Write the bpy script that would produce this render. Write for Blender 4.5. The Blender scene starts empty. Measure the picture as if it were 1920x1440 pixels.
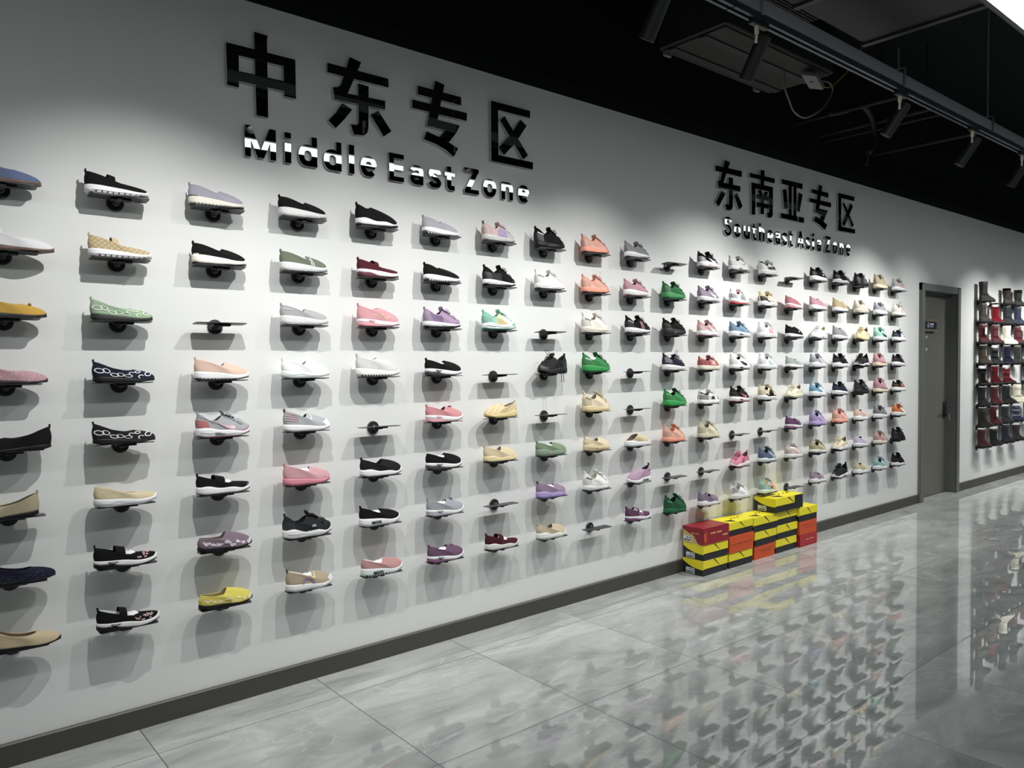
import bpy, math, random
from mathutils import Vector, Matrix

random.seed(7)
sc = bpy.context.scene
COL = sc.collection
PI = math.pi

# ------------------------------------------------------------------ camera, world, exposure
cam_data = bpy.data.cameras.new('camera')
cam_data.sensor_fit = 'HORIZONTAL'
cam_data.sensor_width = 36.0
cam_data.lens = 36.0 * 1440.0 / 1920.0
cam_data.clip_start = 0.05
cam_data.clip_end = 100
cam = bpy.data.objects.new('camera', cam_data)
COL.objects.link(cam)
_f = Vector((0.6419, 0.7662, -0.0296)).normalized()
_r = Vector((0.7664, -0.6424, -0.0071))
_r = (_r - _f * _r.dot(_f)).normalized()
_u = _r.cross(_f)
cam.matrix_world = Matrix(((_r.x, _u.x, -_f.x, -0.3972), (_r.y, _u.y, -_f.y, -3.4767), (_r.z, _u.z, -_f.z, 1.5417), (0, 0, 0, 1)))
sc.camera = cam

world = bpy.data.worlds.new('shop_surroundings')
sc.world = world
world.use_nodes = True
world.node_tree.nodes['Background'].inputs['Color'].default_value = (0.93, 1.0, 0.98, 1)
world.node_tree.nodes['Background'].inputs['Strength'].default_value = 0.055

sc.view_settings.view_transform = 'Standard'
sc.view_settings.look = 'None'
sc.view_settings.exposure = 0.0
sc.view_settings.gamma = 1.0
sc.view_settings.use_curve_mapping = False

LAMP_POWER = 75.0
PANEL_STRENGTH = 10.5
# (place on the track, where along the wall it is aimed, share of the power)
LAMPS = [(0.55, 0.45, 1.30), (1.40, 1.42, 1.15), (2.28, 2.22, 1.10), (3.05, 3.1, 1.15), (4.66, 4.2, 1.75), (5.86, 5.45, 1.75), (6.93, 6.85, 1.85), (7.95, 7.8, .75), (9.85, 9.75, 1.6), (10.65, 10.6, 1.6), (11.45, 11.4, 1.5)]
TRACK_Y, TRACK_Z = -1.3, 3.24

# ------------------------------------------------------------------ helpers
def lin(c):
    o = []
    for v in c[:3]:
        v = v / 255.0
        o.append(v / 12.92 if v <= 0.04045 else ((v + 0.055) / 1.055) ** 2.4)
    return (o[0], o[1], o[2], 1.0)

_mats = {}
def M(name, rgb, rough=0.6, spec=0.5, bump=0.0, bscale=300.0, metal=0.0, coat=0.0, pattern=None, rgb2=None, pscale=60.0):
    key = (name, tuple(rgb), rough, bump, metal, pattern, tuple(rgb2) if rgb2 else None, pscale)
    if key in _mats:
        return _mats[key]
    m = bpy.data.materials.new(name)
    m.use_nodes = True
    nt = m.node_tree
    b = nt.nodes['Principled BSDF']
    b.inputs['Base Color'].default_value = lin(rgb)
    b.inputs['Roughness'].default_value = rough
    b.inputs['Metallic'].default_value = metal
    b.inputs['Specular IOR Level'].default_value = spec
    if coat:
        b.inputs['Coat Weight'].default_value = coat
        b.inputs['Coat Roughness'].default_value = 0.08
    tc = None
    def coords():
        nonlocal tc
        if tc is None:
            tc = nt.nodes.new('ShaderNodeTexCoord')
        return tc.outputs['Object']
    if bump:
        n = nt.nodes.new('ShaderNodeTexNoise')
        n.inputs['Scale'].default_value = bscale
        n.inputs['Detail'].default_value = 2.0
        nt.links.new(coords(), n.inputs['Vector'])
        bp = nt.nodes.new('ShaderNodeBump')
        bp.inputs['Strength'].default_value = bump
        bp.inputs['Distance'].default_value = 0.002
        nt.links.new(n.outputs['Fac'], bp.inputs['Height'])
        nt.links.new(bp.outputs['Normal'], b.inputs['Normal'])
    if pattern:
        c2 = lin(rgb2)
        mix = nt.nodes.new('ShaderNodeMix')
        mix.data_type = 'RGBA'
        mix.inputs[6].default_value = lin(rgb)
        mix.inputs[7].default_value = c2
        nt.links.new(mix.outputs[2], b.inputs['Base Color'])
        if pattern in ('glitter', 'studs'):
            v = nt.nodes.new('ShaderNodeTexVoronoi')
            v.inputs['Scale'].default_value = pscale
            nt.links.new(coords(), v.inputs['Vector'])
            lt = nt.nodes.new('ShaderNodeMath'); lt.operation = 'LESS_THAN'
            lt.inputs[1].default_value = 0.28 if pattern == 'glitter' else 0.2
            nt.links.new(v.outputs['Distance'], lt.inputs[0])
            nt.links.new(lt.outputs[0], mix.inputs[0])
        elif pattern == 'weave':
            ws = []
            for sgn in (1, -1):
                mp = nt.nodes.new('ShaderNodeMapping')
                mp.inputs['Rotation'].default_value = (0, sgn * 0.9, 0)
                nt.links.new(coords(), mp.inputs['Vector'])
                w = nt.nodes.new('ShaderNodeTexWave')
                w.bands_direction = 'X'
                w.inputs['Scale'].default_value = pscale
                nt.links.new(mp.outputs['Vector'], w.inputs['Vector'])
                gt = nt.nodes.new('ShaderNodeMath'); gt.operation = 'LESS_THAN'
                gt.inputs[1].default_value = 0.16
                nt.links.new(w.outputs['Fac'], gt.inputs[0])
                ws.append(gt)
            mx = nt.nodes.new('ShaderNodeMath'); mx.operation = 'MAXIMUM'
            nt.links.new(ws[0].outputs[0], mx.inputs[0]); nt.links.new(ws[1].outputs[0], mx.inputs[1])
            nt.links.new(mx.outputs[0], mix.inputs[0])
        elif pattern == 'ribs':
            w = nt.nodes.new('ShaderNodeTexWave')
            w.bands_direction = 'X'
            w.inputs['Scale'].default_value = pscale
            nt.links.new(coords(), w.inputs['Vector'])
            gt = nt.nodes.new('ShaderNodeMath'); gt.operation = 'LESS_THAN'
            gt.inputs[1].default_value = 0.3
            nt.links.new(w.outputs['Fac'], gt.inputs[0])
            nt.links.new(gt.outputs[0], mix.inputs[0])
        elif pattern == 'marble':
            n = nt.nodes.new('ShaderNodeTexNoise')
            n.inputs['Scale'].default_value = pscale
            nt.links.new(coords(), n.inputs['Vector'])
            rp = nt.nodes.new('ShaderNodeValToRGB')
            rp.color_ramp.elements[0].position = 0.45; rp.color_ramp.elements[1].position = 0.56
            nt.links.new(n.outputs['Fac'], rp.inputs['Fac'])
            nt.links.new(rp.outputs['Color'], mix.inputs[0])
        elif pattern == 'fadex':
            sx = nt.nodes.new('ShaderNodeSeparateXYZ')
            nt.links.new(coords(), sx.inputs[0])
            mr = nt.nodes.new('ShaderNodeMapRange')
            mr.inputs['From Min'].default_value = 0.05; mr.inputs['From Max'].default_value = 0.13
            nt.links.new(sx.outputs['X'], mr.inputs['Value'])
            nt.links.new(mr.outputs['Result'], mix.inputs[0])
    _mats[key] = m
    return m

def emis(name, rgb, strength):
    m = bpy.data.materials.new(name)
    m.use_nodes = True
    b = m.node_tree.nodes['Principled BSDF']
    b.inputs['Base Color'].default_value = (0.8, 0.8, 0.8, 1)
    b.inputs['Emission Color'].default_value = (*rgb, 1)
    b.inputs['Emission Strength'].default_value = strength
    return m

class MB:
    """collects vertices and faces for one mesh"""
    def __init__(self):
        self.v = []; self.f = []; self.mi = []
    def add(self, vs, fs, mi=0):
        o = len(self.v)
        self.v.extend([tuple(p) for p in vs])
        for f in fs:
            self.f.append(tuple(i + o for i in f)); self.mi.append(mi)
    def box(self, x0, x1, y0, y1, z0, z1, mi=0, bev=0.0):
        if bev <= 0:
            vs = [(x, y, z) for x in (x0, x1) for y in (y0, y1) for z in (z0, z1)]
            fs = [(0, 1, 3, 2), (4, 6, 7, 5), (0, 4, 5, 1), (2, 3, 7, 6), (0, 2, 6, 4), (1, 5, 7, 3)]
            self.add(vs, fs, mi); return
        b = bev
        vs = []
        for z, i in ((z0, b), (z0 + b, 0), (z1 - b, 0), (z1, b)):
            vs += [(x0 + i + b * (i == 0), y0 + i, z), (x1 - i - b * (i == 0), y0 + i, z), (x1 - i, y0 + i + b * (i == 0), z), (x1 - i, y1 - i - b * (i == 0), z),
                   (x1 - i - b * (i == 0), y1 - i, z), (x0 + i + b * (i == 0), y1 - i, z), (x0 + i, y1 - i - b * (i == 0), z), (x0 + i, y0 + i + b * (i == 0), z)]
        fs = [tuple(range(7, -1, -1)), tuple(range(24, 32))]
        for k in range(3):
            for j in range(8):
                a, c = k * 8 + j, k * 8 + (j + 1) % 8
                fs.append((a, c, c + 8, a + 8))
        self.add(vs, fs, mi)
    def prism(self, poly, axis, a, b, mi=0):
        """extrudes a 2-D outline along an axis ('x','y','z') from a to b"""
        n = len(poly)
        def P(q, t):
            if axis == 'y': return (q[0], t, q[1])
            if axis == 'x': return (t, q[0], q[1])
            return (q[0], q[1], t)
        vs = [P(q, a) for q in poly] + [P(q, b) for q in poly]
        fs = [tuple(range(n)), tuple(range(2 * n - 1, n - 1, -1))]
        for i in range(n):
            j = (i + 1) % n
            fs.append((i, i + n, j + n, j))
        self.add(vs, fs, mi)
    def tube(self, pts, r, n=8, mi=0, cap=True, flat=1.0):
        pts = [Vector(p) for p in pts]
        m = len(pts)
        rs = r if isinstance(r, (list, tuple)) else [r] * m
        vs = []; fs = []
        up = None
        for k, p in enumerate(pts):
            t = (pts[min(k + 1, m - 1)] - pts[max(k - 1, 0)])
            t = t.normalized() if t.length > 1e-9 else Vector((0, 0, 1))
            if up is None:
                up = Vector((0, 0, 1)) if abs(t.z) < 0.9 else Vector((0, 1, 0))
            a = t.cross(up)
            a = a.normalized() if a.length > 1e-6 else Vector((1, 0, 0))
            b = a.cross(t).normalized()
            up = b
            for j in range(n):
                an = 2 * PI * j / n
                vs.append(p + a * (math.cos(an) * rs[k]) + b * (math.sin(an) * rs[k] * flat))
        for k in range(m - 1):
            for j in range(n):
                fs.append((k * n + j, k * n + (j + 1) % n, (k + 1) * n + (j + 1) % n, (k + 1) * n + j))
        if cap:
            fs.append(tuple(range(n - 1, -1, -1))); fs.append(tuple(range((m - 1) * n, m * n)))
        self.add(vs, fs, mi)
    def lathe(self, prof, axis_p, axis_d, n=24, mi=0):
        """prof: (distance along axis, radius)"""
        d = Vector(axis_d).normalized()
        a = d.cross(Vector((0, 0, 1)))
        a = a.normalized() if a.length > 1e-6 else Vector((1, 0, 0))
        b = a.cross(d)
        p0 = Vector(axis_p)
        vs = []; fs = []
        for t, r in prof:
            for j in range(n):
                an = 2 * PI * j / n
                vs.append(p0 + d * t + a * (r * math.cos(an)) + b * (r * math.sin(an)))
        m = len(prof)
        for k in range(m - 1):
            for j in range(n):
                fs.append((k * n + j, (k + 1) * n + j, (k + 1) * n + (j + 1) % n, k * n + (j + 1) % n))
        fs.append(tuple(range(n))); fs.append(tuple(range(m * n - 1, (m - 1) * n - 1, -1)))
        self.add(vs, fs, mi)
    def rings(self, rings, cap0=True, cap1=True, mi=0, ladder=False):
        n = len(rings[0]); vs = [p for r in rings for p in r]; fs = []
        for k in range(len(rings) - 1):
            for j in range(n):
                fs.append((k * n + j, k * n + (j + 1) % n, (k + 1) * n + (j + 1) % n, (k + 1) * n + j))
        def lad(o, rev):
            q = []
            for i in range(n // 2):
                a, b_, c, d_ = i, i + 1, (n - i - 1) % n, (n - i) % n
                f = [a, b_, c] if d_ == a else ([a, b_, d_] if b_ == c else [a, b_, c, d_])
                f = [o + x for x in f]
                q.append(tuple(reversed(f)) if rev else tuple(f))
            return q
        if cap0: fs += lad(0, True)
        if cap1: fs += lad((len(rings) - 1) * n, False)
        self.add(vs, fs, mi)
    def build(self, name, mats, parent=None, smooth=False, sharp=None):
        me = bpy.data.meshes.new(name)
        me.from_pydata(self.v, [], self.f)
        for m in (mats if isinstance(mats, (list, tuple)) else [mats]):
            me.materials.append(m)
        if any(self.mi):
            me.polygons.foreach_set('material_index', self.mi)
        if smooth:
            me.polygons.foreach_set('use_smooth', [True] * len(me.polygons))
            if sharp:
                me.set_sharp_from_angle(angle=math.radians(sharp))
        me.update()
        o = bpy.data.objects.new(name, me)
        COL.objects.link(o)
        if parent is not None:
            o.parent = parent
        return o

def empty(name, loc, rz=0.0, ry=0.0):
    o = bpy.data.objects.new(name, None)
    o.empty_display_size = 0.05
    o.location = loc
    o.rotation_euler = (0, ry, rz)
    COL.objects.link(o)
    return o

def tag(o, label, cat, group=None, kind=None):
    o['label'] = label
    o['category'] = cat
    if group: o['group'] = group
    if kind: o['kind'] = kind
    return o

def structure(o):
    o['kind'] = 'structure'
    return o

def copy_tree(o, parent=None):
    c = o.copy(); COL.objects.link(c)
    if parent is not None:
        c.parent = parent
    for ch in list(o.children):
        copy_tree(ch, c)
    return c

def spl(pts, x):
    """monotone-ish cubic through (x, y) points"""
    if x <= pts[0][0]: return pts[0][1]
    if x >= pts[-1][0]: return pts[-1][1]
    for i in range(len(pts) - 1):
        x0, y0 = pts[i]; x1, y1 = pts[i + 1]
        if x <= x1:
            h = x1 - x0; t = (x - x0) / h; d = (y1 - y0) / h
            def slope(j):
                if j == 0 or j == len(pts) - 1: return None
                da = (pts[j][1] - pts[j - 1][1]) / (pts[j][0] - pts[j - 1][0])
                db = (pts[j + 1][1] - pts[j][1]) / (pts[j + 1][0] - pts[j][0])
                if da * db <= 0: return 0.0
                return 2 * da * db / (da + db)
            m0 = slope(i); m1 = slope(i + 1)
            m0 = d if m0 is None else m0; m1 = d if m1 is None else m1
            t2, t3 = t * t, t * t * t
            return (2 * t3 - 3 * t2 + 1) * y0 + (t3 - 2 * t2 + t) * h * m0 + (-2 * t3 + 3 * t2) * y1 + (t3 - t2) * h * m1
    return pts[-1][1]

def sstep(a, b, x):
    t = min(1.0, max(0.0, (x - a) / (b - a)))
    return t * t * (3 - 2 * t)

# ------------------------------------------------------------------ setting
WALL_TOP = 3.186
def wall_material():
    m = bpy.data.materials.new('white_wall_paint'); m.use_nodes = True
    nt = m.node_tree; b = nt.nodes['Principled BSDF']
    b.inputs['Base Color'].default_value = (0.80, 0.81, 0.805, 1)
    b.inputs['Roughness'].default_value = 0.75
    b.inputs['Specular IOR Level'].default_value = 0.25
    tc = nt.nodes.new('ShaderNodeTexCoord')
    n = nt.nodes.new('ShaderNodeTexNoise'); n.inputs['Scale'].default_value = 60; n.inputs['Detail'].default_value = 4
    nt.links.new(tc.outputs['Object'], n.inputs['Vector'])
    bp = nt.nodes.new('ShaderNodeBump'); bp.inputs['Strength'].default_value = 0.04; bp.inputs['Distance'].default_value = 0.002
    nt.links.new(n.outputs['Fac'], bp.inputs['Height']); nt.links.new(bp.outputs['Normal'], b.inputs['Normal'])
    return m

def floor_material():
    m = bpy.data.materials.new('polished_grey_marble_tile'); m.use_nodes = True
    nt = m.node_tree; L = nt.links; b = nt.nodes['Principled BSDF']
    N = nt.nodes.new
    tc = N('ShaderNodeTexCoord'); sx = N('ShaderNodeSeparateXYZ'); L.new(tc.outputs['Object'], sx.inputs[0])
    def math_(op, a, bb=None, c=None):
        n = N('ShaderNodeMath'); n.operation = op
        for i, v in enumerate((a, bb, c)):
            if v is None: continue
            if isinstance(v, (int, float)): n.inputs[i].default_value = v
            else: L.new(v, n.inputs[i])
        return n.outputs[0]
    S = 0.797
    tx = math_('DIVIDE', math_('SUBTRACT', sx.outputs['X'], 0.443), S)
    ty = math_('DIVIDE', math_('SUBTRACT', sx.outputs['Y'], -0.275), S)
    fx, fy = math_('FRACT', tx), math_('FRACT', ty)
    ix, iy = math_('FLOOR', tx), math_('FLOOR', ty)
    ex = math_('MINIMUM', fx, math_('SUBTRACT', 1.0, fx)); ey = math_('MINIMUM', fy, math_('SUBTRACT', 1.0, fy))
    joint = math_('LESS_THAN', math_('MINIMUM', ex, ey), 0.0021)
    # a different cut of stone for every tile
    cmb = N('ShaderNodeCombineXYZ'); L.new(ix, cmb.inputs[0]); L.new(iy, cmb.inputs[1])
    wn = N('ShaderNodeTexWhiteNoise'); wn.noise_dimensions = '3D'; L.new(cmb.outputs[0], wn.inputs['Vector'])
    off = N('ShaderNodeVectorMath'); off.operation = 'MULTIPLY_ADD'
    L.new(wn.outputs['Color'], off.inputs[0]); off.inputs[1].default_value = (7, 7, 7); L.new(tc.outputs['Object'], off.inputs[2])
    mp = N('ShaderNodeMapping'); mp.inputs['Rotation'].default_value = (0, 0, 0.65); mp.inputs['Scale'].default_value = (1.0, 2.6, 1.0)
    L.new(off.outputs[0], mp.inputs['Vector'])
    n1 = N('ShaderNodeTexNoise'); n1.inputs['Scale'].default_value = 1.6; n1.inputs['Detail'].default_value = 9; n1.inputs['Roughness'].default_value = 0.62; n1.inputs['Distortion'].default_value = 1.1
    L.new(mp.outputs[0], n1.inputs['Vector'])
    r1 = N('ShaderNodeValToRGB'); e = r1.color_ramp.elements
    e[0].position = 0.3; e[0].color = (0.31, 0.327, 0.322, 1); e[1].position = 0.72; e[1].color = (0.60, 0.617, 0.607, 1)
    L.new(n1.outputs['Fac'], r1.inputs['Fac'])
    # thin veins, light and dark
    n2 = N('ShaderNodeTexNoise'); n2.inputs['Scale'].default_value = 1.1; n2.inputs['Detail'].default_value = 7; n2.inputs['Distortion'].default_value = 1.6
    L.new(mp.outputs[0], n2.inputs['Vector'])
    v = math_('ABSOLUTE', math_('SUBTRACT', n2.outputs['Fac'], 0.5))
    vein = N('ShaderNodeMapRange'); vein.inputs['From Min'].default_value = 0.0; vein.inputs['From Max'].default_value = 0.012
    vein.inputs['To Min'].default_value = 0.34; vein.inputs['To Max'].default_value = 0.0; L.new(v, vein.inputs['Value'])
    mxv = N('ShaderNodeMix'); mxv.data_type = 'RGBA'; L.new(vein.outputs[0], mxv.inputs[0]); L.new(r1.outputs['Color'], mxv.inputs[6]); mxv.inputs[7].default_value = (0.70, 0.71, 0.70, 1)
    mj = N('ShaderNodeMix'); mj.data_type = 'RGBA'; L.new(joint, mj.inputs[0]); L.new(mxv.outputs[2], mj.inputs[6]); mj.inputs[7].default_value = (0.03, 0.032, 0.032, 1)
    L.new(mj.outputs[2], b.inputs['Base Color'])
    rr = N('ShaderNodeMapRange'); rr.inputs['To Min'].default_value = 0.008; rr.inputs['To Max'].default_value = 0.5
    L.new(joint, rr.inputs['Value']); L.new(rr.outputs[0], b.inputs['Roughness'])
    b.inputs['IOR'].default_value = 1.95
    n3 = N('ShaderNodeTexNoise'); n3.inputs['Scale'].default_value = 3.0; n3.inputs['Detail'].default_value = 1.0
    L.new(off.outputs[0], n3.inputs['Vector'])
    bp = N('ShaderNodeBump'); bp.inputs['Strength'].default_value = 0.0012; bp.inputs['Distance'].default_value = 0.012
    L.new(n3.outputs['Fac'], bp.inputs['Height']); L.new(bp.outputs['Normal'], b.inputs['Normal'])
    return m

WALL = wall_material()
BLACKPAINT = M('black_ceiling_paint', (24, 26, 30), 0.85, 0.2, 0.1, 40)
DARKTRIM = M('dark_bronze_trim', (72, 70, 67), 0.4)
DOORGREY = M('dark_grey_door_laminate', (112, 111, 104), 0.4)
FRAMEGREY = M('grey_door_frame', (112, 114, 112), 0.4)
BLACKMETAL = M('black_powder_coat', (30, 30, 32), 0.45)
DARKMETAL = M('dark_grey_steel', (122, 127, 132), 0.5)
SILVER = M('bright_metal', (205, 208, 205), 0.3, metal=0.8)
WHITEPLASTIC = M('white_plastic', (232, 232, 230), 0.4)

X0, X1 = -5.0, 20.0
DX0, DX1, DTOP = 8.145, 9.215, 2.343
mb = MB(); mb.box(X0, X1, -14, 0.3, -0.1, 0.0)
structure(mb.build('floor', floor_material()))
mb = MB()                                        # the long white wall with the doorway cut out
for x0, x1, z0, z1 in ((X0, DX0, 0, WALL_TOP), (DX0, DX1, DTOP, WALL_TOP), (DX1, X1, 0, WALL_TOP)):
    mb.box(x0, x1, 0.0, 0.22, z0, z1)
structure(mb.build('wall_back', WALL))
mb = MB(); mb.box(X0, X1, -0.006, 0.22, WALL_TOP, 4.4)
structure(mb.build('wall_back_upper', BLACKPAINT))
mb = MB(); mb.box(X0, X1, -14, 0.3, 4.4, 4.5)
structure(mb.build('ceiling', BLACKPAINT))
mb = MB(); mb.box(X0, X0 + 0.2, -14, 0.0, 0, 4.4); structure(mb.build('wall_left', WALL))
mb = MB(); mb.box(X1 - 0.2, X1, -14, 0.0, 0, 4.4); structure(mb.build('wall_right', WALL))
for nm, x0, x1 in (('baseboard_left', X0 + 0.2, DX0), ('baseboard_right', DX1, X1 - 0.2)):
    mb = MB()
    mb.prism([(0.0, 0.0), (-0.014, 0.0), (-0.014, 0.086), (-0.009, 0.092), (0.0, 0.092)], 'x', x0, x1)
    structure(mb.build(nm, DARKTRIM))

# door in its recess
door = structure(empty('door_1', (0.5 * (DX0 + DX1), 0.06, 0)))
dc = 0.5 * (DX0 + DX1)
fr = MB()
FW = 0.075
for x0, x1 in ((DX0 - dc, DX0 - dc + FW), (DX1 - dc - FW, DX1 - dc)):
    fr.box(x0, x1, -0.082, 0.1, 0, DTOP)
    a = x0 + (0.012 if x0 < 0 else -0.012); fr.box(min(a, a + x1 - x0), max(a, a + x1 - x0), -0.088, -0.082, 0, DTOP - 0.012)
fr.box(DX0 - dc, DX1 - dc, -0.082, 0.1, DTOP - FW, DTOP)
fr.box(DX0 - dc + FW, DX0 - dc + FW + 0.022, 0.0, 0.03, 0, DTOP - FW)          # stop beads
fr.box(DX1 - dc - FW - 0.022, DX1 - dc - FW, 0.0, 0.03, 0, DTOP - FW)
fr.box(DX0 - dc + FW, DX1 - dc - FW, 0.0, 0.03, DTOP - FW - 0.022, DTOP - FW)
structure(fr.build('door_frame', FRAMEGREY, door))
pn = MB(); pn.box(DX0 - dc + FW + 0.004, DX1 - dc - FW - 0.004, 0.03, 0.075, 0.008, DTOP - FW - 0.006)
structure(pn.build('door_panel', DOORGREY, door))
sg = MB()
sxc, szc = -0.07, 1.905
sg.box(sxc - 0.155, sxc + 0.155, 0.006, 0.03, szc - 0.066, szc + 0.066, 0)
sg.box(sxc - 0.155, sxc + 0.155, 0.0, 0.006, szc + 0.042, szc + 0.066, 1)
sg.box(sxc - 0.155, sxc + 0.155, 0.0, 0.006, szc - 0.066, szc - 0.042, 1)
sg.box(sxc - 0.155, sxc + 0.155, 0.002, 0.006, szc - 0.042, szc + 0.042, 2)
sp = structure(sg.build('sign_plate', [BLACKMETAL, M('brushed_brass', (176, 160, 128), 0.35, metal=0.6), M('navy_sign_face', (40, 42, 62), 0.4)], door))
mk = MB()                                          # pale figure and two lines of lettering
mk.box(sxc - 0.09, sxc - 0.066, -0.0005, 0.002, szc - 0.024, szc + 0.006)
mk.tube([(sxc - 0.078, 0.001, szc + 0.014), (sxc - 0.078, 0.001, szc + 0.028)], 0.008, 8)
for k in range(5):
    mk.box(sxc - 0.035 + k * 0.021, sxc - 0.018 + k * 0.021, 0.0, 0.002, szc + 0.002, szc + 0.022)
for k in range(6):
    mk.box(sxc - 0.035 + k * 0.016, sxc - 0.024 + k * 0.016, 0.0, 0.002, szc - 0.018, szc - 0.01)
structure(mk.build('sign_lettering', M('sign_white', (215, 216, 222), 0.5), sp))
hd = MB()
hx = DX1 - dc - FW - 0.085
hd.box(hx - 0.03, hx + 0.03, 0.016, 0.03, 0.86, 1.05, 0, 0.004)
hd.tube([(hx, 0.016, 0.99), (hx, -0.03, 0.99)], 0.011, 10)
hd.tube([(hx, -0.03, 0.99), (hx - 0.02, -0.034, 0.99), (hx - 0.125, -0.034, 0.985)], 0.010, 10)
hd.tube([(hx, 0.018, 0.9), (hx, -0.008, 0.9)], 0.012, 12)
structure(hd.build('door_handle', BLACKMETAL, door, True, 40))
ky = MB()
ky.tube([(hx, -0.008, 0.9), (hx, -0.03, 0.9)], 0.004, 8)
for j in range(13):
    pass
ky.tube([(hx + 0.014 * math.cos(t * PI / 6), -0.03, 0.884 + 0.014 * math.sin(t * PI / 6)) for t in range(13)], 0.0016, 6)
ky.box(hx - 0.004, hx + 0.006, -0.031, -0.029, 0.825, 0.872); ky.box(hx + 0.006, hx + 0.014, -0.034, -0.032, 0.83, 0.872)
tag(ky.build('door_keys', SILVER), 'small bunch of silver keys hanging from the lock of the grey door', 'keys').location = (dc, 0.06, 0)
for nm, zz, lab in (('sticker', 1.775, 'upper small white dot sticker on the grey door, just under its sign'), ('sticker', 1.64, 'lower small white dot sticker on the grey door')):
    s_ = MB(); s_.lathe([(0, 0.014), (0.004, 0.014), (0.006, 0.010)], (sxc - 0.05, 0.03, zz), (0, -1, 0), 16)
    o = s_.build(nm, WHITEPLASTIC, None, True, 40); o.location = (dc, 0.06, 0); tag(o, lab, 'sticker')

# ------------------------------------------------------------------ lighting: track with spotlights, long linear light
tr = empty('lighting_track', (4.0, TRACK_Y, TRACK_Z))
tag(tr, 'long dark grey lighting track hung under the black ceiling on thin rods', 'lighting track')
mb = MB(); mb.box(-8.6, 9.0, -0.03, 0.03, 0.015, 0.085); mb.build('carrier_rail', M('rail_grey', (160, 166, 172), 0.5), tr)
mb = MB()
for a, b_ in ((-8.6, -1.2), (-1.19, 1.9), (1.91, 9.0)):
    mb.box(a, b_, -0.026, -0.010, -0.018, 0.013); mb.box(a, b_, 0.010, 0.026, -0.018, 0.013); mb.box(a, b_, -0.010, 0.010, -0.004, 0.013)
mb.build('power_track', M('grey_blue_track', (58, 66, 76), 0.35, metal=0.3), tr)
for hxx in (-3.4, -0.98, 0.62, 2.14, 3.9):
    mb = MB()
    mb.tube([(hxx, 0.0, 1.14 if hxx > 0.7 else 0.258), (hxx, 0.0, 0.12)], 0.0055, 8)
    mb.tube([(hxx, 0.0, 0.125), (hxx, -0.038, 0.12), (hxx, -0.038, 0.0)], 0.006, 6)
    mb.tube([(hxx, 0.0, 0.125), (hxx, 0.038, 0.12), (hxx, 0.038, 0.0)], 0.006, 6)
    mb.build('hanger_rod', DARKMETAL if hxx != -0.98 else M('pale_steel', (140, 146, 146), 0.4), tr)

lens_mat = emis('lamp_lens', (1.0, 0.98, 0.94), 40.0)
AIM_Z = 0.86
def lamp_label(k, x):
    names = {2: 'black track spotlight above the end of the Middle East letters', 3: 'black track spotlight in front of the grey air unit',
             4: 'black track spotlight just past the pale hanger rod', 5: 'black track spotlight above the Southeast Asia sign',
             6: 'black track spotlight showing its lit lens'}
    return names.get(k, 'black track spotlight outside the picture at the %s end of the track' % ('near' if k < 2 else 'far'))
for k, (x, ax, share) in enumerate(LAMPS):
    pv = Vector((x, TRACK_Y, TRACK_Z - 0.055))
    tgt = Vector((ax, 0.0, AIM_Z))
    body_dir = (tgt - Vector((x, TRACK_Y + 0.06, 2.95))).normalized()
    L_ = empty('track_spotlight', (x, TRACK_Y, TRACK_Z - 0.018))
    tag(L_, lamp_label(k, x), 'spotlight', 'spotlights on the lighting track')
    mb = MB(); mb.box(-0.07, 0.07, -0.017, 0.017, -0.022, 0.0, 0, 0.003); mb.build('track_adapter', BLACKMETAL, L_)
    mb = MB(); mb.tube([(-0.02, 0, -0.022), (-0.02, 0, -0.06)], 0.011, 10); mb.tube([(-0.02, 0, -0.055), (-0.026, 0, -0.105)], 0.007, 8)
    mb.build('swivel_stem', M('pale_plated_steel', (238, 234, 214), 0.35), L_, True, 40)
    c0 = Vector((0.03, 0.0, -0.085))
    mb = MB(); mb.lathe([(-0.03, 0.030), (-0.026, 0.036), (0.19, 0.036), (0.192, 0.034), (0.095, 0.031)], c0, body_dir, 24)
    mb.build('lamp_body', BLACKMETAL, L_, True, 40)
    mb = MB(); mb.lathe([(0.0951, 0.0305), (0.097, 0.0305)], c0, body_dir, 20); mb.build('lamp_lens', lens_mat, L_)
    ld = bpy.data.lights.new('spot_beam', 'SPOT')
    ld.energy = LAMP_POWER * share; ld.color = (1.0, 0.985, 0.955)
    ld.spot_size = math.radians(90); ld.spot_blend = 1.0; ld.shadow_soft_size = 0.005
    lo = bpy.data.objects.new('spot_beam', ld); COL.objects.link(lo); lo.parent = L_
    lo.location = c0 + body_dir * 0.20
    lo.rotation_mode = 'QUATERNION'; lo.rotation_quaternion = body_dir.to_track_quat('-Z', 'Y')

ll = empty('linear_ceiling_light', (3.5, -2.23, 3.183))
tag(ll, 'long bright white linear light hanging under the black ceiling', 'ceiling light')
mb = MB(); mb.box(-6.0, 12.0, -0.12, 0.12, 0.012, 0.10); mb.build('light_housing', BLACKMETAL, ll)
PANEL = emis('linear_light_diffuser', (0.93, 1.0, 0.985), PANEL_STRENGTH)
for a, b_ in ((-6.0, -3.02), (-3.0, -0.02), (0.0, 2.98), (3.0, 5.98), (6.0, 8.98), (9.0, 12.0)):
    mb = MB(); mb.box(a, b_, -0.085, 0.085, 0.0, 0.012); mb.build('light_diffuser', PANEL, ll)

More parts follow.
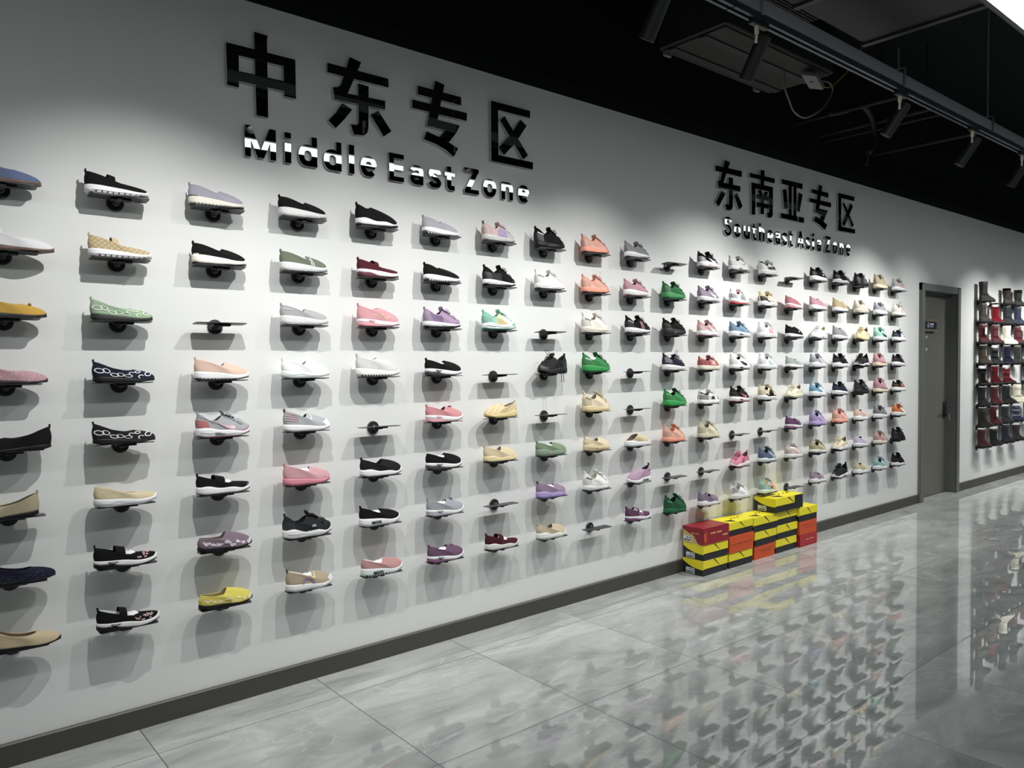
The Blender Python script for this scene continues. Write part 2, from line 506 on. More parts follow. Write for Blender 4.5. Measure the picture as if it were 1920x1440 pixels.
# ------------------------------------------------------------------ services under the ceiling
DUSTY = M('dark_dusty_metal', (38, 36, 31), 0.7, bump=0.3, bscale=30)
ac = empty('air_conditioning_unit', (3.9, -0.7, 3.4))
tag(ac, 'black ceiling air unit with a brownish underside, behind the lighting track', 'air conditioner')
mb = MB(); mb.box(-0.6, 0.6, -0.24, 0.24, 0.01, 0.36, 0, 0.008); mb.build('casing', M('black_sheet_metal', (34, 35, 37), 0.55), ac)
mb = MB(); mb.box(-0.58, 0.58, -0.22, 0.22, 0.0, 0.012); mb.build('bottom_panel', DUSTY, ac)
for yy in (-0.09, 0.13):
    mb = MB(); mb.box(-0.58, 0.58, yy, yy + 0.05, -0.008, 0.001); mb.build('stiffener', M('dark_band', (38, 39, 42), 0.6), ac)
for xx in (-0.5, 0.47):
    mb = MB(); mb.box(xx - 0.03, xx + 0.03, 0.24, 0.262, 0.0, 0.05); mb.build('mounting_lug', DARKMETAL, ac)
du = empty('air_duct', (3.4, -1.55, 3.5))
tag(du, 'large black sheet metal duct above the lighting track, beside the air unit', 'air duct')
mb = MB(); mb.box(-3.4, 1.02, -0.36, 0.36, 0, 0.5); mb.build('duct_body', M('black_duct', (30, 31, 34), 0.6, bump=0.2, bscale=8), du)
for xx in (-2.2, -1.0, 0.2, 1.0):
    mb = MB(); mb.box(xx - 0.02, xx + 0.02, -0.375, 0.375, -0.015, 0.515); mb.build('duct_flange', M('flange_grey', (46, 48, 50), 0.5), du)
mb = MB()
pts = [(0, 0.0, 0.28)]
for k in range(13):
    mb.box(-0.38, 0.5, 0.32 + k * 0.02, 0.33 + k * 0.02, 0.02, 0.3)
mb.build('flexible_collar', DUSTY, du)
jb = MB(); jb.box(-0.085, 0.085, -0.05, 0.05, 0, 0.03, 0, 0.004); jb.box(-0.02, 0.0, -0.01, 0.012, -0.001, 0.0, 1)
o = jb.build('junction_box', [M('grey_box', (128, 128, 130), 0.5), BLACKMETAL]); o.location = (4.33, -0.88, 3.33); o.rotation_euler = (0.35, 0.25, 0.2)
tag(o, 'small grey junction box dangling beside the black air unit', 'junction box')
def smooth_path(P, n=8):
    out = []
    P = [Vector(p) for p in P]
    for i in range(len(P) - 1):
        a = P[max(i - 1, 0)]; b = P[i]; c = P[i + 1]; d = P[min(i + 2, len(P) - 1)]
        for k in range(n):
            t = k / n
            out.append(0.5 * ((2 * b) + (c - a) * t + (2 * a - 5 * b + 4 * c - d) * t * t + (3 * b - a - 3 * c + d) * t ** 3))
    out.append(P[-1])
    return out
def cable(name, P, r, mat, label, cat='cable'):
    mb = MB(); mb.tube(smooth_path(P), r, 8)
    return tag(mb.build(name, mat, None, True), label, cat)
cable('earth_wire', [(4.425, -0.87, 3.35), (4.52, -0.86, 3.35), (4.64, -0.85, 3.385), (4.77, -0.85, 3.47), (4.88, -0.85, 3.56), (5.0, -0.9, 3.8), (5.0, -0.9, 4.4)], 0.0045, M('yellow_green_wire', (160, 164, 60), 0.5), 'thin yellow and green wire running up from the grey junction box', 'wire')
cable('power_cable', [(4.13, -0.8, 3.385), (4.14, -0.8, 3.28), (4.19, -0.8, 3.21), (4.25, -0.8, 3.15), (4.38, -0.8, 3.135), (4.54, -0.8, 3.2), (4.67, -0.8, 3.29), (4.75, -0.8, 3.39), (4.68, -0.82, 3.42), (4.56, -0.85, 3.40), (4.43, -0.88, 3.365)], 0.006, M('grey_cable', (112, 114, 118), 0.5), 'grey power cable hanging in a loop below the air unit')
cable('drain_hose', [(5.3, -0.5, 3.42), (5.56, -0.5, 3.5), (5.69, -0.5, 3.56), (5.84, -0.5, 3.58), (5.96, -0.5, 3.53), (6.0, -0.5, 3.47), (6.03, -0.5, 3.38), (5.97, -0.5, 3.27), (5.93, -0.5, 3.23)], [0.022] * 65, M('dark_hose', (44, 46, 48), 0.6), 'dark drain hose curving over and hanging down near the wall', 'hose')
cable('hanging_wire', [(5.93, -0.5, 3.24), (5.91, -0.5, 3.19), (5.89, -0.5, 3.12)], 0.008, M('dark_hose', (44, 46, 48), 0.6), 'short dark wire end hanging from the drain hose', 'wire')
for k, (xa, za, lab) in enumerate(((5.62, 3.52, 'black ceiling pipe nearest the air unit, crossing towards the wall'), (6.05, 3.5, 'black ceiling pipe behind the drain hose'), (6.12, 3.46, 'thin black ceiling pipe just past the drain hose'), (7.05, 3.5, 'black ceiling pipe farthest along, towards the door'))):
    mb = MB(); mb.tube([(xa, -0.012, za), (xa, -1.0, za)], 0.018 if k != 2 else 0.012, 12)
    mb.tube([(xa, -0.5, za), (xa, -0.5, 4.4)], 0.005, 6)
    tag(mb.build('ceiling_pipe', M('black_pipe', (24, 25, 29), 0.75), None, True, 40), lab, 'pipe', 'pipes under the ceiling')

# ------------------------------------------------------------------ display shelves
COLSP, ROWSP, ZTOP, ROWS = 0.395, 0.24816, 2.1996, 8
def make_shelf():
    r = empty('shoe_shelf', (0, 0, 0))
    mb = MB(); mb.lathe([(0.0, 0.033), (0.006, 0.033), (0.009, 0.0305), (0.010, 0.023)], (0, 0, 0), (0, -1, 0), 28)
    mb.build('wall_disc', BLACKMETAL, r, True, 35)
    mb = MB(); mb.lathe([(0.009, 0.0165), (0.018, 0.015), (0.024, 0.010), (0.026, 0.004)], (0, 0, 0), (0, -1, 0), 20)
    mb.build('bolt_cap', M('glossy_black', (34, 34, 36), 0.2), r, True, 50)
    mb = MB(); mb.box(-0.011, 0.011, -0.085, -0.020, -0.007, 0.0045, 0, 0.002); mb.box(-0.03, 0.045, -0.075, -0.05, -0.004, 0.0045)
    mb.build('support_arm', BLACKMETAL, r)
    c = 0.012; poly = []
    for cx, cy, a0 in ((0.11 - c, -0.102 + c, -90), (0.11 - c, -0.034 - c, 0), (-0.11 + c, -0.034 - c, 90), (-0.11 + c, -0.102 + c, 180)):
        for k in range(4):
            a = math.radians(a0 + 30 * k); poly.append((cx + c * math.cos(a), cy + c * math.sin(a)))
    mb = MB(); mb.prism(poly, 'z', 0.0045, 0.0075)
    mb.build('plate', M('black_shelf_plate', (44, 45, 48), 0.4), r)
    return r
PLATE_TOP = 0.0078

# ------------------------------------------------------------------ shoe builder
NP = 44
ANG = [2 * PI * i / NP for i in range(NP)]
class Shoe:
    """one shoe: heel at x=0, toe at x=L, sole on z=0"""
    KINDS = {
        #        W     sole heel/mid/toe        collar (v, z)                                                         u0    u1   wo    ts    vamp
        'flat':  (.076, (.018, .013, .009), [(0, .084), (.15, .074), (.45, .055), (.8, .047), (1, .051)], .03, .66, .029, .006, .74),
        'mary':  (.080, (.032, .028, .020), [(0, .088), (.2, .077), (.5, .062), (.8, .048), (1, .049)], .03, .68, .028, .010, .82),
        'slip':  (.080, (.034, .029, .020), [(0, .092), (.2, .085), (.55, .071), (.84, .061), (.92, .066), (1, .077)], .035, .56, .029, .010, .62),
        'loafer':(.082, (.034, .028, .020), [(0, .086), (.2, .079), (.55, .066), (.80, .060), (.91, .069), (1, .081)], .035, .52, .030, .012, .66),
        'sock':  (.082, (.036, .030, .022), [(0, .106), (.2, .094), (.55, .082), (.8, .086), (1, .096)], .04, .49, .028, .012, .56),
        'sneak': (.084, (.036, .030, .022), [(0, .106), (.18, .091), (.45, .071), (.68, .072), (.88, .086), (1, .096)], .045, .49, .030, .014, .50),
        'skate': (.084, (.030, .028, .026), [(0, .092), (.2, .080), (.5, .064), (.75, .070), (1, .086)], .045, .49, .030, .006, .60),
        'mule':  (.082, (.032, .028, .020), [(0, .040), (.2, .042), (.55, .058), (.8, .074), (1, .080)], .035, .50, .031, .012, .50),
    }
    def __init__(self, kind, o):
        k = self.KINDS[kind]
        self.kind, self.o = kind, o
        self.L = o.get('L', .238)
        self.W = k[0] * o.get('w', 1.0)
        t = o.get('t', 1.0)
        a, b, c = (x * t for x in k[1])
        wv = o.get('wave', 0.0)
        self.zt_pts = [(0, a + .003), (.18, a), (.45, b), (.75, c), (.93, c + .004), (1, c + .010 + k[6] * .6)]
        self.wave = wv
        h = o.get('h', 1.0)
        self.coll = [(v, a + (z - a) * h + (0 if v > .05 else o.get('heel', 0.0))) for v, z in o.get('coll', k[2])]
        self.u0, self.u1, self.wo = k[3], o.get('u1', k[4]), k[5]
        self.ts, self.vm = k[6] * o.get('spring', 1.0), k[7]
        self.sh = a
        rk = o.get('rocker', 0.0)
        self.rk = rk
        # boundary between outsole and midsole, as height above the sole's underside
        th = o.get('oth', .004)
        self.zo_pts = o.get('zo') or [(0, th), (1, th)]
    def zb(self, u):
        r = self.ts * sstep(.68, 1.0, u) ** 1.3
        r += (0.006 + self.rk) * (1 - sstep(0, .16, u)) ** 2
        return r
    def zt(self, u):
        return spl(self.zt_pts, u) + self.wave * math.sin(2 * PI * (u * 2.1 - .1)) * sstep(0, .1, u) * (1 - sstep(.8, 1, u))
    def zo(self, u):
        return min(self.zb(u) + spl(self.zo_pts, u), self.zt(u) - .004)
    def hw(self, u):
        e = max(0.0, 1 - abs(2 * u - 1) ** (6 if u < .5 else 3.4)) ** .5
        return self.W / 2 * spl([(0, .76), (.2, .78), (.42, .73), (.68, 1.0), (.85, .96), (1, .84)], u) * e
    def cy(self, u):
        return spl([(0, 0), (.45, -.002), (1, .005)], u)
    def ring(self, zf, sc, scx=None):
        scx = scx or sc
        out = []
        for a in ANG:
            u = (1 - math.cos(a)) / 2; s = 1 if math.sin(a) >= 0 else -1
            out.append((self.L * (.5 + (u - .5) * scx), self.cy(u) + s * self.hw(u) * sc, zf(u)))
        return out
    def layer(self, lo, hi, s0, s1, bulge):
        R = [self.ring(lo, s0 * .93, s0 * .975)]
        for f in (0.0, .3, .7, 1.0):
            s = s0 + (s1 - s0) * f + bulge * math.sin(PI * min(1, max(0, f)))
            edge = .0012
            R.append(self.ring(lambda u: lo(u) + (hi(u) - lo(u)) * f + (edge if f == 0 else (-edge if f == 1 else 0)), s, 1 + (s - 1) * .55))
        R.append(self.ring(hi, s1 * .94, s1 * .975))
        mb = MB(); mb.rings(R); return mb
    def surf(self, a, s):
        u = (1 - math.cos(a)) / 2; sg = 1 if math.sin(a) >= 0 else -1
        bx = self.L * (.5 + (u - .5) * .968); by = self.cy(u) + sg * self.hw(u) * .945; bz = self.zt(u) - .003
        uo = self.u0 + (self.u1 - self.u0) * u
        eo = max(0.0, 1 - abs(2 * u - 1) ** 3.2) ** .5
        ox = self.L * uo; oy = self.cy(uo) + sg * self.wo * eo * spl([(0, .72), (.5, 1), (1, .86)], u); oz = spl(self.coll, u)
        k = sstep(.45, .86, u)
        th = s * PI / 2
        hs, vs = s ** 1.45, 1 - (1 - s) ** 1.15
        ht, vt = 1 - math.cos(th), self.vm * math.sin(th) + (1 - self.vm) * (1 - math.cos(th))
        hxx = hs + (ht - hs) * k; vz = vs + (vt - vs) * k
        x = bx + (ox - bx) * hxx; y = by + (oy - by) * (hs * .55 + hxx * .45 if k < 1 else hxx); z = bz + (oz - bz) * vz
        x -= .0045 * math.sin(PI * min(1, s * 1.15)) * (1 - sstep(0, .12, u))
        return Vector((x, y, z))
    def spt(self, u, s, side, off=.0012):
        """point on the side of the upper at length fraction u and height fraction s"""
        lo, hi = 0.0, PI
        for _ in range(15):
            m = (lo + hi) / 2
            if self.surf(m, s).x < u * self.L: lo = m
            else: hi = m
        return self.apt(max(.001, min(PI - .001, (lo + hi) / 2)) * side, s, off)
    def apt(self, a, s, off):
        p = self.surf(a, s); d = .02
        du = self.surf(a + d, s) - self.surf(a - d, s)
        dv = self.surf(a, min(1, s + d)) - self.surf(a, max(0, s - d))
        n = du.cross(dv)
        if n.length > 1e-12:
            n.normalize()
            if n.y * (1 if math.sin(a) >= 0 else -1) < -.2 or n.z < -.5: n = -n
            p = p + n * off
        return p
    def solept(self, u, f, side, off=.0012):
        z = self.zb(u) + (self.zt(u) - self.zb(u)) * f
        s = 1.0 + .022 * math.sin(PI * f)
        return Vector((self.L * (.5 + (u - .5) * (1 + (s - 1) * .55)), self.cy(u) + side * (self.hw(u) * s + off), z))

def ribbon(mb, pts, w, fn, side, off=.0012, thick=.0008):
    """flat strip following (u, s) points on a shoe's side; w: half-width (in s units) or list"""
    m = len(pts); ws = w if isinstance(w, (list, tuple)) else [w] * m
    A, B = [], []
    for i, (u, s) in enumerate(pts):
        u0, s0 = pts[max(0, i - 1)]; u1, s1 = pts[min(m - 1, i + 1)]
        tx, ty = (u1 - u0) * 3.2, (s1 - s0)
        l = math.hypot(tx, ty) or 1
        nx, ny = -ty / l / 3.2, tx / l
        A.append(fn(u + nx * ws[i], min(1, max(0, s + ny * ws[i])), side, off))
        B.append(fn(u - nx * ws[i], min(1, max(0, s - ny * ws[i])), side, off))
    vs = A + B
    mb.add(vs, [(i, i + 1, m + i + 1, m + i) for i in range(m - 1)])

def panel(sh, side, u0, u1, s0, s1, off=.0013, nu=10, ns=6, shape=None):
    mb = MB(); V = []; F = []
    for i in range(nu + 1):
        u = u0 + (u1 - u0) * i / nu
        a, b = (s0, s1) if shape is None else shape(i / nu, s0, s1)
        for j in range(ns + 1):
            V.append(sh.spt(u, a + (b - a) * j / ns, side, off))
    for i in range(nu):
        for j in range(ns):
            q = i * (ns + 1) + j
            F.append((q, q + 1, q + ns + 2, q + ns + 1))
    mb.add(V, F); return mb

def dense(pts, n=5):
    out = []
    for i in range(len(pts) - 1):
        for k in range(n):
            t = k / n
            out.append((pts[i][0] + (pts[i + 1][0] - pts[i][0]) * t, pts[i][1] + (pts[i + 1][1] - pts[i][1]) * t))
    out.append(pts[-1]); return out

def band_panel(sh, a0, a1, s0, s1, off=.0013, na=14, ns=6):
    mb = MB(); V = []; F = []
    for i in range(na + 1):
        a = a0 + (a1 - a0) * i / na
        for j in range(ns + 1):
            V.append(sh.apt(a, s0 + (s1 - s0) * j / ns, off))
    for i in range(na):
        for j in range(ns):
            q = i * (ns + 1) + j; F.append((q, q + 1, q + ns + 2, q + ns + 1))
    mb.add(V, F); return mb

FAB = dict(rough=.88, spec=.25, bump=.25, bscale=420)
RUB = dict(rough=.55, spec=.4)
def soft(c, k=.30):
    g = .3 * c[0] + .55 * c[1] + .15 * c[2]
    return tuple(int(v + (g - v) * k) for v in c)
def cloth(c): return M('fabric', soft(c), **FAB)
def rubber(c): return M('rubber', c, **RUB)

def make_shoe(kind, name, up, mid, out, o, flip):
    if kind == 'sneak':                       # tonal panels every trainer of this sort has
        tone = lambda c, f: tuple(max(0, min(255, int(v * f + (14 if max(c) < 60 else 0)))) for v in c)
        o.setdefault('counter', tone(up, .90)); o.setdefault('cu', .20); o.setdefault('cs', .55)
        o.setdefault('toe', tone(up, .94)); o.setdefault('tz', .26)
        o.setdefault('stay', tone(up, .86))
        if min(mid) > 200: o.setdefault('sline', (196, 198, 202))
    sh = Shoe(kind, o)
    root = empty(name, (0, 0, 0))
    view = 1 if flip else -1               # the side turned to the room
    pat = o.get('pat')
    if pat: um = M('fabric_' + pat[0], soft(up), rough=.8, spec=.3, bump=.2, bscale=420, pattern=pat[0], rgb2=pat[1], pscale=pat[2])
    elif o.get('gloss'): um = M('synthetic_leather', up, rough=.38)
    else: um = cloth(up)
    # --- upper
    MS = 9
    R = [[sh.surf(a, s / MS) for a in ANG] for s in range(MS + 1)]
    cxo = sh.L * (sh.u0 + sh.u1) / 2
    def inset(d, dz):
        r = []
        for p in R[-1]:
            v = Vector((cxo - p.x, -p.y, 0)); l = v.length or 1
            r.append(p + v / l * min(d, l * .5) + Vector((0, 0, dz)))
        return r
    I1 = inset(.0018, .0014); I2 = inset(.0045, .0002)
    mb = MB(); mb.rings(R + [I1, I2], cap0=True, cap1=False)
    mb.build('upper', um, root, True)
    # --- lining: pocket below the opening
    fl = max(sh.zt(.2) + .004, .012)
    J = [I2, [Vector((p.x, p.y * .98, p.z - .006)) for p in inset(.0055, 0)], [Vector((p.x, p.y * .92, fl + (p.z - fl) * .35)) for p in inset(.006, 0)], [Vector((p.x, p.y * .86, fl)) for p in inset(.009, 0)]]
    mb = MB(); mb.rings(J, cap0=False, cap1=True)
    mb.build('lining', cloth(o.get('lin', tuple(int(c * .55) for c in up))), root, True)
    # --- sole
    mm = M('sole_diamond', mid, rough=.55, pattern='weave', rgb2=(196, 198, 198), pscale=34) if o.get('diamond') else rubber(mid)
    thin = kind == 'flat'
    if o.get('nomid') or thin:
        sh.layer(sh.zb, sh.zt, .97 if thin else 1.0, .955 if thin else 1.0, .004 if thin else .02).build('sole', rubber(out), root, True)
    else:
        sh.layer(sh.zo, sh.zt, 1.0, .985, .022).build('midsole', mm, root, True)
        sh.layer(sh.zb, sh.zo, .985, 1.004, .004).build('outsole', rubber(out), root, True)
    if o.get('groove'):
        mb = MB()
        for i in range(9):
            u = .15 + i * .085
            for side in (1, -1):
                ribbon(mb, [(u, .02), (u + .004, .30)], .035, sh.solept, side, .0016)
        ribbon(mb, dense([(.1, .30), (.5, .34), (.95, .42)], 8), .02, sh.solept, view, .0015)
        mb.build('sole_grooves', rubber(o['groove'] if isinstance(o['groove'], tuple) else (40, 40, 42)), root)
    if o.get('tread'):
        mb = MB()
        for i in range(14):
            u = .08 + i * .062
            ribbon(mb, [(u, .0), (u, .22)], .05, sh.solept, view, .0016)
        mb.build('sole_tread', rubber(o['tread']), root)
    if o.get('tri'):
        mb = MB(); a = .18
        V = [sh.solept(.19, .86, view, .0016), sh.solept(.37, .86, view, .0016), sh.solept(.27, .50, view, .0022)]
        mb.add(V, [(0, 1, 2)]); 
        mb.build('sole_triangle', rubber(o['tri']), root)
        mb = MB(); ribbon(mb, [(.24, .76), (.32, .76)], .05, sh.solept, view, .003); mb.build('sole_emblem', rubber(o.get('tri2', (190, 190, 190))), root)
    if o.get('slot'):
        mb = MB(); ribbon(mb, dense([(.22, .42), (.45, .52)], 6), .17, sh.solept, view, .0016); mb.build('sole_window', rubber(o['slot']), root)
        mb = MB(); ribbon(mb, dense([(.3, .46), (.42, .51)], 4), .06, sh.solept, view, .0024); mb.build('sole_emblem', rubber((150, 152, 155)), root)
    if o.get('airhole'):
        mb = MB(); ribbon(mb, dense([(.3, .35), (.38, .45), (.5, .42)], 5), [.05, .1, .14, .16, .17, .17, .16, .14, .11, .08, .04], sh.solept, view, .0016); mb.build('sole_air_window', rubber(o['airhole']), root)
    if o.get('sline'):
        mb = MB(); ribbon(mb, dense([(.05, .55), (.22, .42), (.36, .66), (.52, .42), (.72, .58), (.95, .62)], 6), .035, sh.solept, view, .0016); mb.build('sole_line', rubber(o['sline']), root)
    if o.get('sdot'):
        mb = MB(); ribbon(mb, [(.335, .5), (.375, .55)], .14, sh.solept, view, .003); mb.build('sole_emblem', rubber(o['sdot']), root)
    # --- pull tab at the heel
    if o.get('tab', 1):
        p = sh.surf(0, 1); mb = MB(); w = .007; hgt = .0105 * (o['tab'] if isinstance(o.get('tab'), float) else 1)
        prof = [(-.0005, -.012), (-.003, 0), (-.004, hgt * .7), (-.002, hgt), (.001, hgt), (.0015, hgt * .6), (.002, 0)]
        mb.prism([(p.x + a, p.z + b) for a, b in prof], 'y', -w, w)
        mb.build('pull_tab', cloth(o.get('tabc', up)), root)
    # --- strap across the opening
    if o.get('strap'):
        v = o.get('sv', .52); wd = o.get('sw', .011)
        mb = MB(); V = []; F = []; n = 13
        for k in range(n):
            t = k / (n - 1); an = PI * t
            for dx in (-wd, wd):
                a = math.acos(1 - 2 * min(.97, max(.03, v + dx / (sh.L * (sh.u1 - sh.u0)))))
                q = sh.surf(a, .86); yw = abs(q.y) + .0025
                V.append((q.x, yw * math.cos(an), q.z + (.014 + .012 * o.get('arch', 1)) * math.sin(an) ** .8))
                V.append((q.x, (yw - .0022) * math.cos(an), q.z + (.0118 + .012 * o.get('arch', 1)) * math.sin(an) ** .8))
        for k in range(n - 1):
            b = k * 4; c = b + 4
            F += [(b, c, c + 2, b + 2), (b + 1, b + 3, c + 3, c + 1), (b, b + 1, c + 1, c), (b + 2, c + 2, c + 3, b + 3)]
        F += [(0, 2, 3, 1), (4 * n - 4, 4 * n - 3, 4 * n - 1, 4 * n - 2)]
        mb.add(V, F); mb.build('strap', cloth(o['strap'] if isinstance(o['strap'], tuple) else up), root, True, 40)
    if o.get('stuff'):
        vs_ = .76 if kind == 'mary' else .80
        mb = MB(); cx = sh.L * (sh.u0 + (sh.u1 - sh.u0) * vs_); zc = spl(sh.coll, vs_)
        rr = []
        for i in range(1, 8):
            th = PI * i / 8
            rr.append([(cx + (.031 + .004 * math.sin(5 * an)) * math.sin(th) * math.cos(an), (.024 + .003 * math.sin(4 * an + 1)) * math.sin(th) * math.sin(an), zc - .003 - .013 * math.cos(th) * (1 + .22 * math.sin(3 * an + i))) for an in [2 * PI * k / 20 for k in range(20)]])
        mb.rings(rr); mb.build('paper_stuffing', M('white_tissue_paper', (244, 244, 246), .8), root, True)
    # --- lace-up front
    if kind in ('sneak', 'skate') or o.get('lace'):
        lc = o.get('lc', up)
        if not o.get('notongue'):
            pa = sh.surf(PI, 1.0); pb = sh.surf(PI, .72)
            mb = MB(); tw = .021; d = Vector((-.30, 0, .95)) * (.022 * o.get('tl', 1))
            P0 = pb + Vector((0, 0, .001)); P1 = pa + Vector((.0, 0, .004)); P2 = pa + d
            rr = []
            for P, w, th in ((P0, tw * .8, .002), (P1, tw, .004), (P1 * .4 + P2 * .6, tw * 1.02, .0045), (P2, tw * .9, .004), (P2 + d * .12, tw * .55, .002)):
                rr.append([P + Vector((th * .8 * math.cos(an), w * math.sin(an), th * .6 * math.cos(an))) for an in [2 * PI * k / 12 for k in range(12)]])
            mb.rings(rr, ladder=False); mb.build('tongue', cloth(o.get('tongue', up)), root, True)
        if lc:
            mb = MB(); eye = []
            for i in range(5):
                s = .96 - i * .115
                pts = []
                best = {}
                for side in (1, -1):
                    aa = PI
                    while aa > .3 and abs(sh.surf(aa * side, s).y) < .0155 + .002 * i: aa -= .03
                    best[side] = aa
                    eye.append((aa * side, s))
                for t in range(9):
                    f = t / 8
                    a = best[1] + (2 * PI - best[-1] - best[1]) * f
                    pts.append(sh.apt(a if a <= PI else a - 2 * PI, s - (.05 * f if i % 2 else -.0), .0038))
                mb.tube(pts, .0021, 6, flat=.7)
            if o.get('bow', 1):
                c = sh.apt(PI, .93, .006)
                for sg_ in (1, -1):
                    mb.tube(smooth_path([c, c + Vector((.004, sg_ * .018, .006)), c + Vector((.012, sg_ * .030, -.004)), c + Vector((.010, sg_ * .014, -.004)), c], 4), .0017, 6)
                    mb.tube(smooth_path([c, c + Vector((.016, sg_ * .012, -.002)), c + Vector((.028, sg_ * .026, -.016))], 4), .0016, 6)
            mb.build('laces', cloth(lc), root, True)
            if o.get('loop'):
                c = sh.apt(PI, .95, .006); mb = MB()
                lp = [c, c + Vector((.004, 0, .016)), c + Vector((.022, -.006, .036)), c + Vector((.04, -.004, .034)), c + Vector((.034, .002, .018)), c + Vector((.012, .004, .006)), c]
                mb.tube(smooth_path(lp, 5), .0016, 6)
                mb.tube(smooth_path([c, c + Vector((.02, .01, .012)), c + Vector((.045, .012, .006))], 5), .0016, 6)
                mb.build('lace_loop', cloth(o['loop'] if isinstance(o['loop'], tuple) else lc), root, True)
        if o.get('stay'):
            mb = MB()
            for side in (1, -1):
                V = []
                for k in range(9):
                    s = .40 + .58 * k / 8
                    aa = PI
                    while aa > .3 and abs(sh.surf(aa * side, s).y) < .0135: aa -= .03
                    for d in (0, .10, .22): V.append(sh.apt((aa - d) * side, s, .0016))
                F = [(k * 3 + j, k * 3 + j + 1, k * 3 + j + 4, k * 3 + j + 3) for k in range(8) for j in range(2)]
                mb.add(V, F)
            mb.build('eyelet_stay', cloth(o['stay']), root, True)
    # --- overlays
    if o.get('counter'):
        a1 = math.acos(1 - 2 * o.get('cu', .24))
        band_panel(sh, -a1, a1, .02, o.get('cs', .62), .0015).build('heel_counter', M('overlay', soft(o['counter']), rough=.5), root, True)
    if o.get('hcollar'):
        a1 = math.acos(1 - 2 * .5)
        band_panel(sh, -a1, a1, .78, .99, .0015).build('collar_padding', cloth(o['hcollar']), root, True)
    if o.get('toe'):
        a1 = math.acos(1 - 2 * o.get('tu', .80))
        band_panel(sh, a1, 2 * PI - a1, .0, o.get('tz', .38), .0016, 18).build('toe_cap', M('overlay', soft(o['toe']), rough=.5), root, True)
    if o.get('foxing'):
        for side in (1, -1):
            panel(sh, side, .2, .95, .0, .22, .0015, 14, 3).build('side_overlay', M('overlay', soft(o['foxing']), rough=.5), root, True)
    if o.get('saddle'):
        panel(sh, view, .40, .64, .0, .9, .0015, 6, 8).build('side_overlay', M('overlay', soft(o['saddle']), rough=.5), root, True)
    if o.get('front'):
        a1 = math.acos(1 - 2 * .62)
        band_panel(sh, a1, 2 * PI - a1, .0, .9, .0013, 20, 8).build('vamp_overlay', M('overlay_mesh', o['front'], rough=.7), root, True)
    if o.get('check'):
        mb = MB()
        P = dense([(.40, .34), (.46, .30), (.53, .36), (.64, .60), (.72, .80)], 5)
        n = len(P); ws = [.16 * math.sin(PI * (.12 + .86 * (i / (n - 1)) ** .55)) + .012 for i in range(n)]
        P = [(u - .02, s) for u, s in P]
        P = [(.66 - (u - .38) * .95, s) for u, s in P] if o.get('checkrev', 1) else P
        ribbon(mb, P, ws, sh.spt, view, .0024); mb.build('curved_tick_mark', M('mark', o['check'], rough=.5), root)
    if o.get('stripes'):
        c, n = o['stripes'][0], o['stripes'][1]
        u0 = o['stripes'][2] if len(o['stripes']) > 2 else .40
        mb = MB()
        for i in range(n):
            u = u0 + i * .042
            ribbon(mb, dense([(u, .08), (u - .035, .90)], 6), .028, sh.spt, view, .0022)
        mb.build('side_stripes', M('mark', c, rough=.6), root)
    if o.get('hstripes'):
        mb = MB()
        for i in range(4):
            s = .3 + .17 * i; ribbon(mb, dense([(.03, s), (.26, s - .04)], 6), .03, sh.spt, view, .002)
        mb.build('heel_stripes', M('mark', o['hstripes'], rough=.6), root)
    if o.get('waves'):
        mb = MB()
        for i in range(5):
            d = i * .085; ribbon(mb, dense([(.36 + d * .3, .10), (.40 + d * .2, .80 - d), (.50, .86 - d), (.58 - d * .3, .62 - d), (.66 - d * .3, .10)], 5), .018, sh.spt, view, .002)
        mb.build('wave_lines', M('mark', o['waves'], rough=.6), root)
    if o.get('rings'):
        mb = MB()
        for k, (u, s, r) in enumerate([(.10, .42, .16), (.20, .50, .15), (.32, .26, .15), (.41, .36, .15), (.53, .30, .14), (.58, .55, .12), (.68, .70, .11), (.73, .26, .13), (.86, .42, .15), (.93, .72, .10)]):
            an = [2 * PI * j / 12 for j in range(13)]
            if k in (5, 7): an = an[1:9]
            ribbon(mb, [(u + r * .42 * math.cos(t) * (.8 if k % 2 else 1), s + r * 1.15 * math.sin(t) * (1 if k % 2 else .8)) for t in an], .028, sh.spt, view, .002)
        mb.build('ring_print', M('mark', o['rings'], rough=.6), root)
    if o.get('flowers'):
        mb = MB(); mb2 = MB()
        for k, (u, s, r) in enumerate(o.get('fl', [(.62, .35, .10), (.70, .22, .08), (.77, .55, .12), (.84, .45, .09), (.90, .62, .08), (.72, .62, .05), (.66, .55, .04), (.82, .22, .05), (.94, .45, .05), (.58, .5, .04)])):
            for j in range(5):
                t = 2 * PI * j / 5
                ribbon(mb, [(u + r * .12 * math.cos(t), s + r * .4 * math.sin(t)), (u + r * .38 * math.cos(t), s + r * 1.1 * math.sin(t))], [.02, r * .38], sh.spt, view, .002)
            ribbon(mb2, [(u - .006, s), (u + .006, s)], .02, sh.spt, view, .0026)
        mb.build('flower_embroidery', M('mark', o['flowers'], rough=.6), root)
        mb2.build('flower_centres', M('mark', (170, 90, 80), rough=.6), root)
    if o.get('geo'):
        mb = MB()
        for k, (u, s, r) in enumerate([(.16, .5, .22), (.27, .3, .18), (.38, .38, .2), (.52, .5, .2), (.60, .25, .17), (.70, .42, .13), (.80, .28, .11)]):
            ribbon(mb, [(u - r * .3, s - r * .5 * (-1) ** k), (u, s), (u + r * .22, s + r * .4 * (-1) ** k)], [r * .9, r * .55, r * .2], sh.spt, view, .002)
            ribbon(mb, dense([(u - r * .4, s + r), (u + r * .3, s - r * .9)], 3), .02, sh.spt, view, .0022)
        mb.build('angular_print', M('mark', o['geo'], rough=.6), root)
